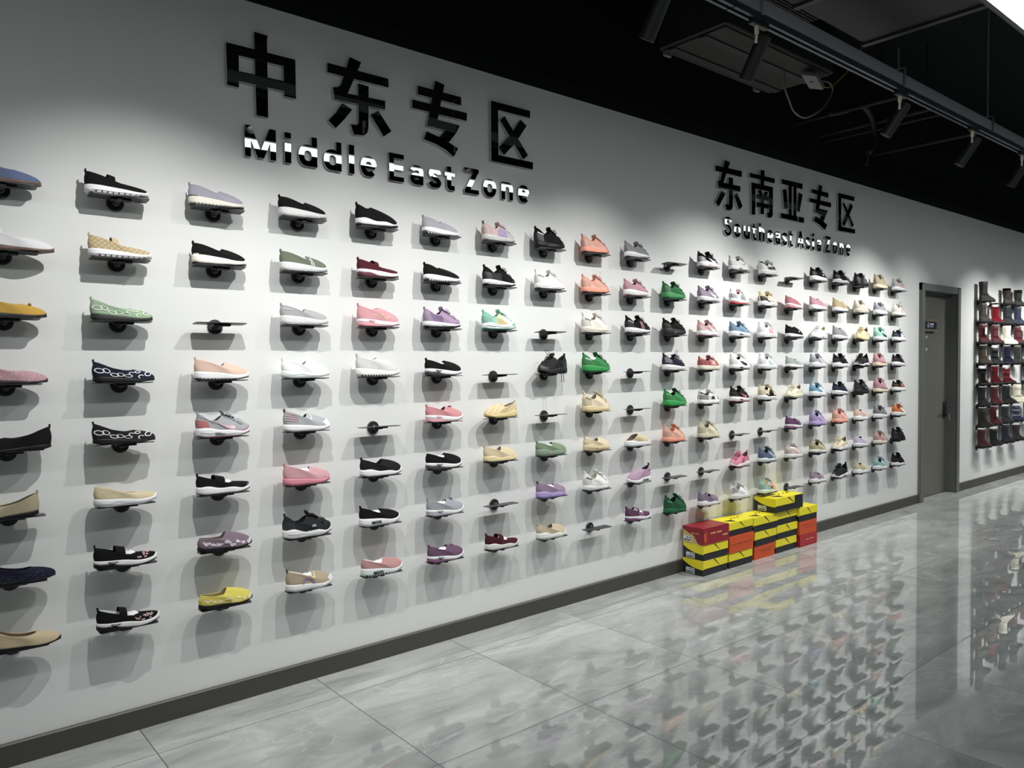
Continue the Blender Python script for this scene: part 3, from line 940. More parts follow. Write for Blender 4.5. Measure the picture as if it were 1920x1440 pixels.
    if o.get('scrawl'):
        mb = MB()
        for k in range(4):
            u = .3 + .11 * k; ribbon(mb, dense([(u, .2), (u + .03, .65), (u + .06, .3), (u + .09, .7), (u + .12, .35)], 4), .05, sh.spt, view, .0022)
        mb.build('brush_print', M('mark', o['scrawl'], rough=.6), root)
    if o.get('letter'):
        ch, c = o['letter']; u, s, d, e = .53, .44, .042, .26
        G = {'H': [[(u - d, s - e), (u - d, s + e)], [(u + d, s - e), (u + d, s + e)], [(u - d, s), (u + d, s)]],
             'N': [[(u - d, s - e), (u - d + .01, s + e)], [(u - d + .01, s + e), (u + d, s - e)], [(u + d, s - e), (u + d + .01, s + e)]]}[ch]
        mb = MB()
        for g in G: ribbon(mb, dense(g, 4), .075, sh.spt, view, .0024)
        mb.build('side_letter', M('mark', c, rough=.5), root)
    if o.get('hmark'):
        mb = MB(); ribbon(mb, dense([(.05, .62), (.20, .58)], 5), .045, sh.spt, view, .0024); mb.build('heel_label', M('mark', o['hmark'], rough=.5), root)
    if o.get('smark'):
        mb = MB(); ribbon(mb, dense([(.52, .45), (.60, .5)], 3), .12, sh.spt, view, .0024); mb.build('side_mark', M('mark', o['smark'], rough=.5), root)
    if o.get('arc'):
        mb = MB(); ribbon(mb, dense([(.30, .04), (.34, .42), (.42, .55), (.50, .40), (.54, .04)], 6), .07, sh.spt, view, .0022); mb.build('arch_print', M('mark', o['arc'], rough=.6), root)
    if o.get('vbow') or o.get('bit'):
        c = sh.apt(PI, .86, .003); mb = MB(); w = .012
        for sg_ in (1, -1):
            mb.tube(smooth_path([c, c + Vector((.003, sg_ * w * .8, .004)), c + Vector((.006, sg_ * w * 1.3, 0)), c + Vector((.007, sg_ * w * .7, -.003)), c], 4), .0022, 6)
        mb.build('bow' if o.get('vbow') else 'buckle_bit', cloth(o.get('vbow')) if o.get('vbow') else M('dark_bit', o['bit'], .4), root, True)
    if o.get('gore'):
        mb = MB(); ribbon(mb, dense([(.47, .98), (.52, .55), (.56, .98)], 5), .06, sh.spt, view, .002); mb.build('elastic_gore', cloth(o['gore']), root)
    if o.get('glimmer'):
        mb = MB()
        rg = random.Random(o['seed'] if 'seed' in o else 3)
        for k in range(60):
            u = rg.uniform(.12, .93); s = rg.uniform(.12, .8) * (1 if u > .62 else .6)
            p = sh.spt(u, s, view, .0016); q = sh.spt(u + .006, s, view, .0016); r = sh.spt(u, min(1, s + .035), view, .0016); t = sh.spt(u + .006, min(1, s + .035), view, .0016)
            mb.add([p, q, t, r], [(0, 1, 2, 3)])
        st = mb.build('rhinestones', M('rhinestone', o['glimmer'], .15, metal=.6), root); st['kind'] = 'stuff'
    return root

# ------------------------------------------------------------------ the shoes, row by row from the top
K = (15, 15, 17); W = (238, 238, 240); OW = (226, 223, 212); CR = (226, 210, 176); LG = (172, 171, 182); DG = (70, 72, 76)
BE = (214, 196, 158); SAL = (238, 160, 138); PK = (222, 150, 158); GRN = (38, 128, 62); NV = (30, 34, 58); MAU = (168, 138, 168)
PUR = (92, 58, 92); BUR = (88, 20, 36); KH = (186, 168, 126); LIL = (186, 168, 214); G2 = (138, 140, 142)
NAMES = {'flat': 'ballet_flat', 'mary': 'mary_jane_shoe', 'slip': 'slip_on_shoe', 'loafer': 'loafer', 'sock': 'sock_sneaker', 'sneak': 'sneaker', 'skate': 'sneaker', 'mule': 'mule'}
CATS = {'flat': 'flat shoe', 'mary': 'strap shoe', 'slip': 'slip-on shoe', 'loafer': 'loafer', 'sock': 'sneaker', 'sneak': 'sneaker', 'skate': 'sneaker', 'mule': 'mule'}
ROCK = [(0, .017), (.2, .020), (.42, .008), (.6, .004), (1, .004)]
def D(**k): return k
S = []
def R(row, col, kind, look, up, mid=W, out=None, **o):
    S.append((row, col, kind, look, up, mid, out if out is not None else mid, o))
CH = D(wave=.004, oth=.005)          # chunky sole
# top row
R(0, 0, 'flat', 'slate blue flat with narrow strap', (96, 116, 166), (150, 110, 80), (120, 92, 76), strap=1, sv=.5, sw=.006, tab=0, dx=0.012)
R(0, 1, 'mary', 'black strap shoe with grooved white sole', K, W, W, strap=1, groove=1)
R(0, 2, 'slip', 'lavender grey slip-on with thick white sole', (160, 157, 176), OW, DG, oth=.004, tread=(60, 60, 62), t=1.1, counter=(48, 46, 52), cs=.10, cu=.12)
R(0, 3, 'slip', 'black slip-on with crosshatched white sole', K, W, W, diamond=1, t=1.15)
R(0, 4, 'sock', 'black knit sock sneaker with white wavy sole', K, W, K, wave=.0035, oth=.007, u1=.36, h=1.05)
R(0, 5, 'slip', 'pale grey closed slip-on with white sole', LG, W, DG, zo=[(0, .010), (.3, .006), (.5, .002), (1, .002)], u1=.50, tread=(200, 200, 205))
R(0, 6, 'sneak', 'lilac and pink sneaker with pale grey toe', (224, 186, 184), (212, 210, 206), (150, 140, 170), saddle=(166, 142, 200), front=(196, 192, 198), waves=(196, 180, 224), lc=(220, 216, 224), tabc=(120, 110, 130))
R(0, 7, 'sneak', 'all black high sneaker with white heel label', K, K, (34, 34, 38), hmark=(225, 225, 225), h=1.18, airhole=(60, 62, 70), gloss=0, lc=K)
R(0, 8, 'sneak', 'salmon pink sneaker with laces flat', SAL, SAL, (96, 70, 76), h=1.08, wave=.003, lin=(170, 90, 80), lc=(200, 116, 100), foxing=(244, 172, 150), bow=0)
R(0, 9, 'sneak', 'mid grey sneaker with white sole', G2, W, DG, oth=.008, t=1.15, lin=(60, 60, 62), stay=(120, 122, 124))
R(0, 11, 'sneak', 'black and white sneaker with pinkish sole edge', K, W, (200, 150, 156), check=W, counter=(150, 150, 152), hcollar=K, toe=(60, 60, 64), airhole=(190, 190, 196), foxing=W)
R(0, 12, 'sneak', 'pale grey sneaker with oval sole window', (204, 204, 204), (206, 206, 206), DG, airhole=(80, 80, 84), lin=K, lc=(190, 190, 190), smark=(150, 150, 150))
R(0, 13, 'sneak', 'white sneaker with black brush print', (236, 236, 234), W, W, scrawl=K, hcollar=K, lc=K, **CH)
R(0, 15, 'sneak', 'black sneaker with small white side mark', K, W, W, smark=W, t=1.1)
R(0, 16, 'sneak', 'plain black sneaker with split white sole', K, W, DG, wave=.004, h=1.05, sline=DG)
R(0, 17, 'sneak', 'all black sneaker with grey overlays', (38, 38, 42), K, K, h=1.1, saddle=(86, 88, 94), counter=(50, 50, 54))
R(0, 18, 'sneak', 'khaki high sneaker with cream sole', KH, (232, 222, 198), (232, 222, 198), h=1.3, counter=(168, 150, 110), lc=(206, 190, 150))
R(0, 19, 'sneak', 'grey and pink sneaker with sticking-up lace', (178, 172, 176), W, W, loop=(90, 92, 96), saddle=(206, 156, 152), lc=(120, 120, 124))
# second row
R(1, 0, 'flat', 'white flat with standing ankle strap', (226, 226, 230), (150, 120, 100), (104, 82, 72), strap=1, sv=.32, sw=.007, tab=0, dx=0.05)
R(1, 1, 'mary', 'beige woven strap shoe with grooved white sole', (208, 186, 142), W, W, strap=1, groove=1, pat=('weave', (176, 152, 108), 22.0))
R(1, 2, 'slip', 'black slip-on with cream wedge sole', K, (240, 234, 226), DG, t=1.15, counter=(232, 210, 190), cs=.12, cu=.08)
R(1, 3, 'slip', 'olive green slip-on with two white stripes', (108, 120, 98), W, W, diamond=1, t=1.15, stripes=(W, 2, .60), stuff=1)
R(1, 4, 'mary', 'burgundy strap shoe with white sole', (96, 24, 38), W, (96, 44, 56), strap=1, zo=ROCK, t=1.15)
R(1, 5, 'slip', 'plain black closed slip-on with white sole', K, W, DG, u1=.42, tread=(210, 210, 214), zo=[(0, .008), (.4, .003), (1, .003)])
R(1, 6, 'sneak', 'black laced sneaker with ribbed sides', K, W, K, oth=.008, stripes=((74, 78, 84), 6, .24), h=1.08)
R(1, 7, 'sneak', 'white sneaker with tiny black heel label', (238, 238, 236), (236, 236, 234), DG, h=1.08, hmark=(70, 70, 70), **CH)
R(1, 8, 'sneak', 'salmon pink sneaker with lace flap lifted', SAL, SAL, (120, 84, 86), h=1.05, loop=(240, 190, 172), foxing=(246, 176, 152), lin=(200, 100, 84), wave=.003)
R(1, 9, 'sneak', 'dusty pink sneaker with white sole', (204, 142, 154), W, (200, 140, 150), t=1.15, lin=(70, 50, 56), sline=(210, 214, 222), lc=(190, 130, 142))
R(1, 10, 'sneak', 'green sneaker with dark green collar', (34, 118, 60), (58, 140, 78), (60, 110, 74), t=1.2, h=1.1, lin=(20, 60, 40), tongue=(22, 84, 46), hmark=(90, 170, 116), lc=(22, 84, 46))
R(1, 11, 'sneak', 'purple grey sneaker with white curved mark', (158, 136, 164), W, (190, 190, 200), check=W, counter=(150, 126, 156), lc=(170, 150, 176), sline=(200, 200, 204))
R(1, 12, 'sneak', 'white and grey sneaker with red sole', W, W, (206, 62, 74), lin=(200, 30, 44), saddle=(150, 152, 160), counter=(160, 160, 166), zo=[(0, .014), (.3, .010), (.6, .006), (1, .008)], t=1.15, lc=(235, 235, 238))
R(1, 13, 'sneak', 'cream sneaker with black printed heel', (230, 212, 150), W, W, counter=K, cu=.42, scrawl=W, front=(230, 222, 200), lc=(226, 210, 170), **CH)
R(1, 14, 'slip', 'rose pink slip-on with pink-edged sole', (214, 120, 134), W, (224, 140, 152), zo=ROCK, t=1.1, h=1.05)
R(1, 15, 'sock', 'mauve pink sock sneaker with white sole', (208, 146, 160), W, W, lin=(70, 30, 40), t=1.1)
R(1, 16, 'sock', 'khaki sock sneaker with white sole', (196, 172, 122), W, W, lin=(60, 50, 40), h=1.1, stuff=1)
R(1, 17, 'sneak', 'pale cream sneaker with dark lining', (236, 222, 200), (238, 226, 206), (238, 226, 206), lin=(70, 62, 56), foxing=(230, 206, 190), **CH)
R(1, 18, 'sneak', 'light grey sneaker with platform sole', (166, 166, 176), W, W, kind2=1, t=1.2, lin=(50, 50, 56), sline=(200, 200, 204))
R(1, 19, 'sneak', 'white and pink sneaker with tall lace loop', (238, 234, 226), (240, 236, 226), OW, loop=(70, 72, 78), saddle=(236, 196, 186), lc=(200, 180, 160), h=1.1)
# third row
R(2, 0, 'flat', 'mustard yellow flat with small bow', (214, 158, 42), K, (40, 40, 50), vbow=(214, 158, 42), tab=0, dx=0.016)
R(2, 1, 'flat', 'mint green flat printed with rings', (158, 182, 150), K, (48, 48, 50), rings=(232, 238, 230), t=1.3, pat=('marble', (152, 180, 148), 18.0))
R(2, 3, 'slip', 'grey slip-on with crosshatched white sole', (166, 167, 172), W, W, diamond=1, t=1.2, u1=.52, hmark=(206, 208, 210))
R(2, 4, 'sock', 'pink sock sneaker with flower embroidery', (226, 148, 158), W, (226, 158, 170), zo=ROCK, tri=(224, 160, 170), flowers=(246, 226, 190), fl=[(.36, .45, .10), (.44, .30, .09), (.52, .5, .06), (.58, .28, .08), (.66, .40, .07), (.74, .3, .05)], lin=(90, 24, 44), h=1.02)
R(2, 5, 'sneak', 'purple ribbed sneaker with black outsole', (170, 140, 180), W, K, oth=.009, stripes=((120, 92, 132), 7, .18), lc=(196, 170, 206), lin=(80, 40, 56))
R(2, 6, 'sneak', 'mint and yellow sneaker with wavy sole', (128, 204, 182), W, (60, 150, 130), pat=('fadex', (236, 232, 170), 1.0), waves=(238, 206, 150), wave=.005, sline=(90, 140, 130), front=(236, 238, 234), lc=W, lin=(90, 150, 140))
R(2, 8, 'sneak', 'ivory sneaker with lace hanging down', (236, 230, 216), (234, 226, 210), OW, h=1.16, hmark=(80, 80, 78), loop=(232, 226, 212), **CH)
R(2, 9, 'sneak', 'black high sneaker with pinkish side lines', K, W, DG, oth=.008, t=1.15, h=1.12, stripes=((214, 160, 160), 3, .5), hmark=(200, 200, 200))
R(2, 10, 'sneak', 'all black sneaker with shiny black sole', K, (36, 36, 40), (70, 72, 76), t=1.2, h=1.04, airhole=(84, 86, 92))
R(2, 11, 'sneak', 'blush pink sneaker with white curved mark', (214, 158, 160), W, (214, 120, 136), check=W, lin=(90, 50, 56), counter=(220, 178, 172), foxing=(230, 224, 224))
R(2, 12, 'sneak', 'denim blue sneaker with oval sole window', (110, 148, 182), W, W, airhole=(60, 80, 110), t=1.15, lin=(40, 70, 110), lc=(90, 128, 164))
R(2, 13, 'sneak', 'white sneaker with pink side panels', W, W, W, saddle=(232, 172, 184), foxing=(240, 214, 220), h=1.1, lc=(236, 220, 222), **CH)
R(2, 14, 'sock', 'black low sock sneaker with white sole', K, W, (60, 60, 62), oth=.008, smark=(190, 190, 190), h=.95)
R(2, 15, 'sneak', 'white sneaker turned away with yellow lining', (240, 240, 238), (240, 240, 238), W, lin=(190, 178, 80), flip=1, airhole=(170, 170, 172), lc=(230, 230, 226))
R(2, 16, 'sock', 'grey sock sneaker with split white sole', (150, 150, 154), W, (190, 190, 196), lin=(60, 60, 66), sline=(170, 172, 178), h=1.1)
R(2, 17, 'sneak', 'butter cream sneaker turned away', (238, 216, 160), (236, 220, 172), (226, 206, 156), flip=1, h=1.1, lc=(226, 200, 150), foxing=(240, 226, 186), **CH)
R(2, 18, 'sneak', 'mint green sneaker with black side line', (160, 226, 204), W, W, check=K, lin=(60, 140, 120), h=1.15, lc=(150, 214, 196))
R(2, 19, 'skate', 'navy and white sneaker with looped lace', (36, 40, 58), W, W, loop=(60, 62, 70), saddle=(226, 228, 232), counter=(50, 56, 84), t=1.25, lc=K)
# fourth row
R(3, 0, 'flat', 'dusty pink flat with shiny studs', (196, 140, 152), K, (44, 30, 40), pat=('studs', (240, 226, 226), 150.0), tab=0, dx=0.018)
R(3, 1, 'flat', 'navy flat printed with white chain links', (30, 36, 62), K, K, rings=(232, 234, 240), t=1.3)
R(3, 2, 'slip', 'peach slip-on with black-toothed white sole', (230, 188, 166), W, DG, tread=(50, 46, 48), t=1.1, counter=(240, 216, 150), cs=.10, cu=.06)
R(3, 3, 'loafer', 'white loafer with white sole', (240, 240, 242), (236, 240, 238), (232, 236, 234), h=1.02, lin=(150, 150, 150), sline=(215, 222, 220))
R(3, 4, 'sock', 'pale grey sock sneaker with glitter', (206, 206, 208), (240, 238, 234), (220, 216, 210), pat=('glitter', (236, 236, 240), 260.0), t=1.15, lin=(150, 140, 140), tread=(40, 40, 42), L=.246)
R(3, 5, 'loafer', 'black loafer with dark rocker sole', K, W, (58, 58, 62), zo=ROCK, tri=(60, 60, 66), t=1.1, stuff=1, tabc=K)
R(3, 7, 'sneak', 'black hiking sneaker with long hanging laces', (40, 40, 44), (40, 40, 44), (30, 30, 32), flip=1, h=1.06, lc=(28, 28, 30), toe=(52, 52, 56), counter=(48, 48, 52), hang=1, loop=K)
R(3, 8, 'sneak', 'bright green sneaker with white tissue inside', (46, 142, 66), (52, 150, 76), (34, 110, 56), t=1.2, h=1.14, tongue=(24, 90, 46), lc=(26, 70, 44), hmark=W, stuff=1)
R(3, 10, 'sneak', 'navy sneaker with pink trim and lace loop', (32, 36, 56), W, (200, 170, 180), t=1.15, h=1.1, loop=(84, 40, 60), stay=(228, 170, 180), lc=(60, 60, 80), hstripes=(196, 196, 206), tl=.5)
R(3, 11, 'skate', 'brick red skate sneaker with cream sole', (190, 84, 86), (228, 222, 204), (228, 222, 204), letter=('N', (236, 200, 194)), saddle=(214, 130, 126), counter=(176, 70, 76), hcollar=(232, 182, 172), t=1.15, L=.246)
R(3, 12, 'sneak', 'white sneaker with thin black curved line', (238, 238, 240), W, DG, check=K, airhole=(50, 50, 54), lin=(40, 40, 44), h=1.05)
R(3, 13, 'sneak', 'white sneaker with pale mint panels', (236, 240, 240), W, W, saddle=(206, 228, 228), foxing=(222, 238, 238), h=1.08, **CH)
R(3, 14, 'slip', 'silver grey slip-on with white sole', (176, 184, 182), W, DG, zo=[(0, .009), (.3, .008), (.5, .003), (1, .003)], lin=(60, 64, 64))
R(3, 15, 'sneak', 'lavender and white chunky sneaker', (176, 176, 196), W, (130, 132, 136), foxing=(226, 226, 236), saddle=(196, 196, 214), wave=.006, t=1.2, h=1.05, lc=W)
R(3, 16, 'sneak', 'black sneaker with raised white heel sole', K, W, W, wave=.005, t=1.1, h=1.08)
R(3, 17, 'sneak', 'black striped sneaker turned away', (34, 34, 38), W, K, flip=1, oth=.008, stripes=((84, 86, 92), 3, .42), slot=K, h=1.1)
R(3, 18, 'sneak', 'rose pink sneaker with cream sole', (222, 150, 156), (232, 220, 198), (226, 212, 186), lin=(70, 40, 46), h=1.12, foxing=(176, 110, 116), lc=(206, 130, 140))
R(3, 19, 'sneak', 'plain black low sneaker with white sole', (30, 30, 33), W, W, t=1.1, h=.98, toe=(44, 44, 48))
# fifth row
R(4, 0, 'flat', 'plain black flat with heel to the fore', K, K, K, flip=1, dx=0.014)
R(4, 1, 'flat', 'black flat printed with white chain links', (34, 34, 38), K, K, rings=(234, 234, 238), t=1.3)
R(4, 2, 'sneak', 'grey sneaker with pink and red accents', (166, 168, 176), W, (126, 50, 66), check=(240, 206, 216), counter=(206, 104, 110), cu=.2, hcollar=(170, 172, 180), toe=(206, 70, 100), tz=.1, tu=.68, wave=.003, t=1.15, lc=(190, 192, 198), airhole=(110, 112, 116))
R(4, 3, 'slip', 'grey slip-on with pink heel stripes', (172, 174, 180), W, (200, 204, 206), hstripes=(206, 162, 168), gore=(206, 208, 214), toe=W, tz=.4, tu=.86, h=1.12, u1=.5, lin=K, tabc=(90, 90, 96))
R(4, 5, 'loafer', 'coral pink loafer with rocker sole', (222, 134, 142), W, (226, 168, 180), zo=ROCK, tri=(240, 190, 190), lin=(80, 30, 46), bit=(150, 80, 90), t=1.1)
R(4, 6, 'loafer', 'cream woven loafer turned away', (230, 208, 160), (226, 206, 156), (214, 192, 144), flip=1, pat=('weave', (212, 188, 138), 14.0), wave=.004, t=1.05)
R(4, 8, 'sneak', 'cream chunky sneaker with ruffled collar', (232, 214, 172), (230, 208, 164), (214, 190, 146), h=1.2, foxing=(240, 224, 186), hmark=(120, 110, 90), lc=(206, 178, 130), tread=(200, 176, 130), **CH)
R(4, 10, 'sneak', 'bright green sneaker with black lining', (48, 150, 72), (56, 156, 80), (40, 124, 62), t=1.2, h=1.12, lin=(14, 30, 22), tongue=(26, 64, 42), lc=(36, 130, 60), hmark=(150, 214, 160))
R(4, 11, 'skate', 'grey and white sneaker with black letter', (226, 226, 222), W, (190, 190, 192), letter=('H', K), counter=(140, 142, 142), cu=.34, toe=(150, 152, 152), hcollar=(40, 40, 42), t=1.1)
R(4, 12, 'sneak', 'black and red sneaker with red window', (32, 24, 28), W, (176, 62, 66), airhole=(176, 60, 66), check=(190, 120, 124), t=1.15, h=1.06, lc=(150, 60, 66))
R(4, 13, 'sneak', 'cream and black sneaker with shaggy laces', (232, 212, 176), W, W, saddle=K, foxing=K, lin=(60, 44, 40), lc=(226, 196, 140), h=1.1, **CH)
R(4, 14, 'sneak', 'pale lemon sneaker turned away', (240, 232, 196), (240, 234, 206), OW, flip=1, lin=(150, 120, 100), h=.95, lc=(236, 226, 190))
R(4, 15, 'sneak', 'sky blue sneaker with white toe', (112, 178, 218), W, (120, 120, 128), front=(226, 228, 232), lin=(50, 90, 80), t=1.25, wave=.003, lc=(140, 196, 226))
R(4, 16, 'sneak', 'navy sneaker with striped white sole', (28, 34, 58), W, (60, 62, 70), sline=(80, 84, 96), t=1.15, h=1.0)
R(4, 17, 'sneak', 'glossy black chunky sneaker', (30, 30, 32), (30, 30, 32), K, gloss=1, h=1.2, smark=(150, 150, 152), **CH)
R(4, 18, 'sneak', 'dusty rose high sneaker with cream sole', (206, 142, 152), (232, 220, 200), (226, 212, 186), h=1.3, foxing=(140, 110, 106), lin=(50, 40, 44), lc=(190, 124, 136))
R(4, 19, 'skate', 'black and orange sneaker with white sole', (34, 30, 30), W, W, saddle=(190, 104, 66), counter=(90, 60, 48), t=1.3, lc=K)
# sixth row
R(5, 0, 'flat', 'khaki flat with rhinestone side, heel forward', (176, 158, 122), K, K, flip=1, glimmer=(240, 228, 190), dx=-0.03)
R(5, 1, 'mary', 'beige glitter flat with thick white sole', (212, 194, 150), W, W, pat=('glitter', (240, 226, 180), 230.0), h=.92, tab=0, lin=(190, 172, 132), sline=(210, 212, 218))
R(5, 2, 'mary', 'black strap shoe with smooth white rocker sole', K, W, DG, strap=1, sw=.019, arch=.8, wave=.004, t=1.1, toe=(110, 112, 118), tu=.93, tz=.25, stuff=1, h=.95)
R(5, 3, 'slip', 'all pink slip-on with pink sole', (220, 152, 160), (222, 142, 160), (206, 120, 140), stuff=1, toe=(230, 150, 166), tu=.88, tz=.35, h=1.08, gloss=0)
R(5, 4, 'loafer', 'black slip-on with thick white rocker sole', (26, 26, 29), W, DG, wave=.004, t=1.05, h=1.06)
R(5, 5, 'loafer', 'black loafer with white tissue inside', K, W, (74, 70, 74), zo=ROCK, tri=(70, 70, 76), stuff=1, t=1.05, tab=0)
R(5, 6, 'loafer', 'sand beige loafer with wavy cream sole', (222, 198, 152), (230, 212, 168), (60, 52, 46), wave=.005, lin=(130, 110, 90), h=1.06)
R(5, 7, 'loafer', 'sage green loafer with orange sole dot', (122, 146, 112), (132, 152, 136), (90, 108, 92), wave=.005, t=1.2, sdot=(232, 150, 90), sline=(156, 176, 160), stuff=1)
R(5, 8, 'loafer', 'cream loafer with round sole emblem', (224, 204, 158), (222, 206, 168), (200, 182, 140), wave=.005, t=1.2, sdot=(170, 150, 90), sline=(190, 172, 130), lin=(120, 104, 80), h=.98)
R(5, 9, 'mule', 'beige backless mule with white sole', (214, 194, 146), W, W, tab=0, wave=.003, lin=(96, 74, 66), t=1.15)
R(5, 10, 'sneak', 'salmon sneaker with bright orange lining', (240, 170, 146), (240, 164, 140), (150, 70, 60), lin=(226, 110, 84), h=1.1, tongue=(232, 130, 104), lc=(240, 176, 150), **CH)
R(5, 11, 'sneak', 'sand chunky sneaker with layered panels', (214, 204, 168), (212, 206, 178), (70, 66, 58), h=1.16, foxing=(232, 226, 200), saddle=(226, 214, 176), lin=(130, 116, 90), lc=(206, 194, 150), **CH)
R(5, 14, 'slip', 'plum slip-on with white rocker sole', (112, 66, 110), W, (150, 90, 130), zo=ROCK, h=1.05, lin=(70, 36, 66))
R(5, 15, 'sneak', 'lilac sneaker with matching lilac sole', (178, 156, 214), (182, 160, 218), (130, 112, 160), h=1.14, lin=(70, 60, 90), lc=(206, 190, 230), foxing=(196, 178, 226), **CH)
R(5, 16, 'sneak', 'salmon sneaker with salmon pointed heel', (240, 168, 150), (240, 172, 152), (206, 120, 104), h=1.12, lin=(200, 80, 70), lc=(220, 130, 116), **CH)
R(5, 17, 'sock', 'pink beige sock sneaker with white sole', (222, 188, 170), W, W, lin=(60, 46, 44), wave=.004, t=1.1)
R(5, 18, 'sneak', 'smoke grey sneaker with white sole', (130, 130, 132), W, W, lin=(60, 60, 64), stay=(70, 72, 76), t=1.15, lc=(90, 92, 96))
R(5, 19, 'sneak', 'orange sneaker with white toe', (244, 118, 52), W, (40, 40, 44), front=W, lin=(180, 76, 30), lc=(230, 120, 60), t=1.2, loop=(150, 170, 180))
# seventh row
R(6, 0, 'flat', 'navy flat with tiny rhinestones', (26, 26, 56), (20, 18, 30), K, glimmer=(170, 176, 206), tab=0, dx=0.02)
R(6, 1, 'mary', 'black strap shoe with big pink flower', K, W, K, strap=1, zo=ROCK, tri=K, flowers=(236, 196, 196), fl=[(.68, .35, .10), (.78, .30, .07), (.80, .62, .17), (.90, .72, .07)], stuff=1, sw=.016, t=1.05, h=.94, tab=1.3)
R(6, 2, 'loafer', 'mauve loafer with white angular print', (132, 108, 128), K, K, geo=(222, 212, 222), t=.62, coll=[(0, .062), (.5, .054), (.84, .056), (.92, .068), (1, .078)],  toe=(214, 210, 220), tu=.90, tz=.25, tab=0, lin=(110, 96, 84))
R(6, 3, 'sneak', 'black laced trainer with scooped white sole', (40, 42, 48), W, K, wave=.006, t=1.2, h=1.08, foxing=(30, 32, 36), smark=(150, 154, 160), lc=K, toe=(26, 26, 30), L=.25)
R(6, 4, 'slip', 'black slip-on with slotted white sole', K, W, W, slot=(50, 52, 56), t=1.15, stuff=1, h=1.04, u1=.5)
R(6, 5, 'loafer', 'grey loafer with small bow', (160, 162, 172), W, (176, 176, 186), zo=ROCK, tri=(130, 132, 140), vbow=(110, 112, 120), stuff=1, tab=1.2)
R(6, 7, 'slip', 'purple slip-on with lilac sole', (154, 126, 158), (178, 158, 214), (150, 130, 186), wave=.005, t=1.15, sdot=(166, 146, 202), stuff=1, h=1.05, tabc=(90, 76, 96))
R(6, 8, 'sneak', 'white chunky sneaker with black heel label', (240, 240, 240), (240, 240, 240), DG, hmark=K, lin=(180, 176, 150), h=1.14, foxing=(232, 232, 234), **CH)
R(6, 9, 'sock', 'mauve pink sock sneaker turned away', (188, 150, 180), W, W, flip=1, lin=(50, 44, 56), hmark=(90, 70, 96), tabc=(70, 66, 76), slot=(80, 80, 88), tab=1.5)
R(6, 12, 'sneak', 'hot pink sneaker turned away', (240, 130, 156), W, (230, 120, 150), flip=1, lc=(190, 60, 96), stripes=((220, 100, 132), 4, .4), wave=.005, lin=(120, 70, 80))
R(6, 13, 'sneak', 'denim blue chunky sneaker with white sole', (88, 110, 150), W, (96, 112, 150), lin=(26, 34, 56), sline=(70, 84, 116), front=(150, 160, 176), h=1.08, lc=(30, 36, 56), **CH)
R(6, 14, 'sneak', 'pale pink low sneaker with white tissue', (222, 194, 188), W, W, stuff=1, h=.98, lc=None)
R(6, 15, 'sneak', 'khaki sneaker with black and white sole', (188, 176, 128), W, K, zo=[(0, .014), (.3, .012), (.5, .006), (1, .006)], t=1.2, sline=K, lin=(50, 40, 30), h=1.06, foxing=(206, 196, 150))
R(6, 16, 'sneak', 'cream sneaker turned away with white sole', (232, 216, 178), W, DG, flip=1, lc=(232, 220, 190), foxing=(238, 228, 204), h=1.04, wave=.005)
R(6, 17, 'sock', 'lilac sock sneaker with white sole', (206, 190, 224), W, (90, 92, 100), lin=(50, 46, 66), oth=.006, t=1.15, sline=(180, 180, 190))
R(6, 18, 'sneak', 'dusty pink sneaker with olive lining', (204, 156, 152), (234, 226, 212), (226, 216, 196), lin=(140, 130, 76), h=1.08, wave=.003)
R(6, 19, 'sneak', 'all black high sneaker with grey heel label', (28, 28, 30), K, K, h=1.3, hmark=(96, 96, 100), t=1.1)
# bottom row
R(7, 0, 'flat', 'beige flat with gold studs', (206, 182, 138), K, K, pat=('studs', (236, 200, 130), 170.0), tab=0, dx=0.034, lin=(120, 92, 70))
R(7, 1, 'mary', 'black strap shoe with scattered flowers', K, W, K, strap=1, zo=ROCK, tri=K, flowers=(232, 200, 196), stuff=1, sw=.013, t=1.05, h=.96, lin=(220, 220, 222))
R(7, 2, 'loafer', 'yellow loafer with white blotch print', (232, 212, 62), K, K, geo=(236, 226, 170), t=.62, coll=[(0, .062), (.5, .054), (.84, .056), (.92, .068), (1, .078)],  toe=(236, 230, 160), tu=.90, tz=.25, tab=0, lin=(150, 128, 70))
R(7, 3, 'slip', 'tan slip-on with purple arch mark', (186, 164, 132), W, W, arc=(160, 130, 170), toe=W, tu=.90, tz=.34, gore=(232, 210, 150), stuff=1, h=1.06, tabc=(100, 90, 84), lin=(230, 220, 200))
R(7, 4, 'loafer', 'dusty pink loafer with slotted white sole', (204, 140, 138), (232, 238, 238), (214, 220, 220), slot=(56, 58, 64), t=1.2, stuff=1, tread=(30, 30, 32), tab=0, lin=(230, 224, 224))
R(7, 5, 'loafer', 'purple loafer with white tissue inside', (116, 78, 110), W, (130, 90, 126), zo=ROCK, tri=(90, 70, 96), stuff=1, bit=(190, 150, 180))
R(7, 6, 'mary', 'burgundy strap shoe with grey white sole', (84, 18, 34), (220, 220, 216), DG, strap=1, stripes=((120, 70, 80), 3, .42), wave=.005, t=1.1, stuff=1, sw=.014)
R(7, 7, 'loafer', 'sand loafer with white rocker sole', (206, 186, 148), (236, 238, 234), (226, 230, 226), wave=.006, t=1.1, lin=(110, 90, 84))
R(7, 9, 'mary', 'plum strap shoe with pale side stripes', (104, 60, 96), W, (120, 74, 112), strap=1, stripes=((214, 180, 206), 4, .44), zo=ROCK, stuff=1, sw=.008, tab=1.2)
R(7, 10, 'sneak', 'dark green sneaker leaning nose down', (26, 96, 56), (30, 104, 62), (24, 84, 50), lin=(14, 40, 30), h=1.22, hmark=(120, 186, 150), lc=(20, 74, 44), **CH)
